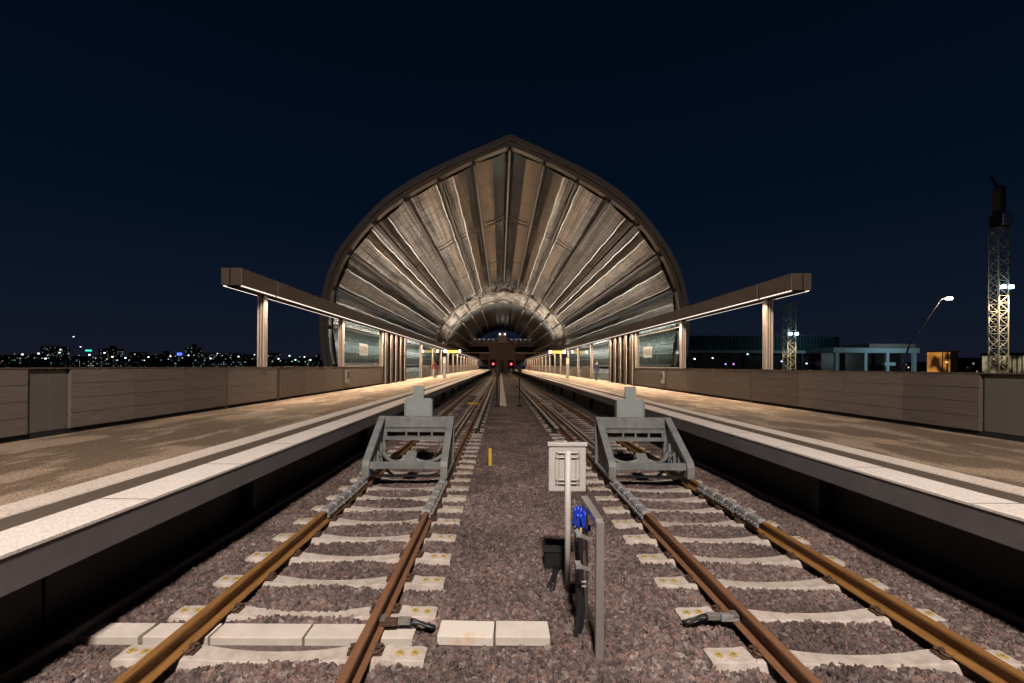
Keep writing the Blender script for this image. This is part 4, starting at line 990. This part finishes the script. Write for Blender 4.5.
# building site: netted slab block and the columned block
r = empty('construction_block', (330*140/455-58, 140, 0), None, None); r.location = (78, 140, 0)
tag(r, 'building under construction wrapped in teal lit netting behind the right canopy', 'building')
net = city_mat('glowing_netting', (.012,.05,.06), (.05,.5,.6), .5, .9, 1.6, .10)  # netting glows by itself in place of the teal light falling on it
MB().box(-20, 27, 1.2, 18, 7.6, 12.0).build('netted_storey', net, r)
mb = MB()
for i in range(48): mb.box(-20+i, -19.9+i, -.3, -.2, 7.56, 12.3+.5*math.sin(i*1.7))
for z in (9.2, 10.9, 12.2): mb.box(-20, 27, -.28, -.22, z, z+.08)
mb.build('scaffolding', mat('scaffold_steel', (.08,.14,.15), .6), r)
MB().box(-20.5, 27.5, -.6, 18.5, 6.7, 7.55).build('slab', mat('site_slab', (.30,.36,.38), .8), r)
MB().box(-20, 27, .6, 18, -7, 6.65).build('lower_storey', M['bronze_dark'], r)
for i in range(9): MB().box(-18+i*5.4, -17.6+i*5.4, -.5, -.1, -7, 6.65).build('site_column', mat('site_column', (.05,.1,.12), .8), r)
l = bpy.data.lights.new('site_lamp','POINT'); l.energy = 700; l.color = (.5,.9,1); l.shadow_soft_size = .5
lo = bpy.data.objects.new('site_lamp', l); col.objects.link(lo); lo.parent = r; lo.location = (12, -8, 11)
r = empty('columned_building', (90, 110, 0), 'flat roofed pale blue lit block with white columns beyond the right parapet', 'building')
pale = mat('pale_blue_slab', (.42,.55,.58), .7)
MB().box(-9.5, 11.3, 0, 10, 6.0, 7.2).build('roof_slab', pale, r)
MB().box(-.5, 10.8, .5, 9, 7.22, 8.2).build('upper_parapet', mat('brown_band', (.3,.24,.2), .8), r)
for x in (-8.5, -1.5, 3.8, 10.4): MB().box(x-.35, x+.35, .2, .9, -7, 5.98).build('column', pale, r)
MB().box(3.0, 5.6, .1, 1.0, 2.9, 3.7).build('balcony', pale, r)
MB().box(-9, 11, 5, 9, -7, 5.98).build('core', M['bronze_dark'], r)
l = bpy.data.lights.new('block_lamp','POINT'); l.energy = 1100; l.color = (.6,.9,1); l.shadow_soft_size = .5
lo = bpy.data.objects.new('block_lamp', l); col.objects.link(lo); lo.parent = r; lo.location = (3, -9, 5)
def glow_room(name, c, st):
    m = emis(name, c, st); n = m.node_tree.nodes; l = m.node_tree.links; no = n.new('ShaderNodeTexNoise'); no.inputs['Scale'].default_value = .22; no.inputs['Detail'].default_value = 1
    t = n.new('ShaderNodeTexCoord'); l.new(t.outputs['Object'], no.inputs['Vector'])
    mr = n.new('ShaderNodeMapRange'); mr.inputs[1].default_value = .38; mr.inputs[2].default_value = .68; mr.inputs[3].default_value = st*.05; mr.inputs[4].default_value = st*1.6
    l.new(no.outputs['Fac'], mr.inputs[0]); l.new(mr.outputs[0], n['Principled BSDF'].inputs['Emission Strength']); return m
r = empty('lit_house', (449*170/455, 170, 0), 'small house glowing orange from inside beyond the right parapet', 'house')
MB().box(-2.8, 2.8, 0, 6, -7, 8.4).build('wall', glow_room('orange_room', (1,.40,.07), .5), r)
MB().box(-3.1, 3.1, -.3, 6.3, 8.42, 8.8).build('roof', M['bronze_dark'], r)
for x in (-2.8, -.9, .9, 2.7): MB().box(x-.1, x+.1, -.25, -.05, -7, 8.4).build('window_bar', M['bronze_dark'], r)
MB().box(.2, 2.7, -.2, -.03, -7, 8.4).build('shutter', mat('shutter_brown', (.1,.05,.03), .8), r)
r = empty('lit_house', (516*150/455, 150, 0), 'pale lit storefront at the far right edge beyond the parapet', 'house')
MB().box(-5, 5, 0, 6, -7, 6.6).build('wall', glow_room('cream_room', (1,.85,.5), .25), r)
MB().box(-5.4, 5.4, -.3, 6.3, 6.62, 7.6).build('roof', M['bronze_dark'], r)
for i in range(7): MB().box(-5+i*1.65-.12, -5+i*1.65+.12, -.25, -.05, -7, 6.6).build('window_bar', M['bronze_dark'], r)

# the leaning street lamp
r = empty('leaning_lamp', (72, 82, 0), 'slanting street lamp with a glowing head beyond the right parapet', 'street lamp')
X0 = 403*82/455-72; 
MB().tube([(X0-.9,0,-7),(X0,0,3.0),(X0+1.0,0,6.5),(X0+6.4,-.3,14.7)], [.22,.2,.12,.07], 8).build('pole', M['post'], r)
MB().tube([(X0+6.4,-.3,14.7),(X0+7.0,-.3,15.0),(X0+8.4,-.3,15.05)], [.08,.16,.12], 8).build('lamp_arm', M['steel'], r)
MB().tube([(X0+7.3,-.32,14.88),(X0+8.3,-.32,14.9)], [.24,.24], 8).build('lamp_head', emis('white_lamp', (1,.9,.75), 22), r)
l = bpy.data.lights.new('street_lamp_light','POINT'); l.energy = 500; l.color = (1,.9,.75); l.shadow_soft_size = .3
lo = bpy.data.objects.new('street_lamp_light', l); col.objects.link(lo); lo.parent = r; lo.location = (X0+7.4, -1.2, 13.8)
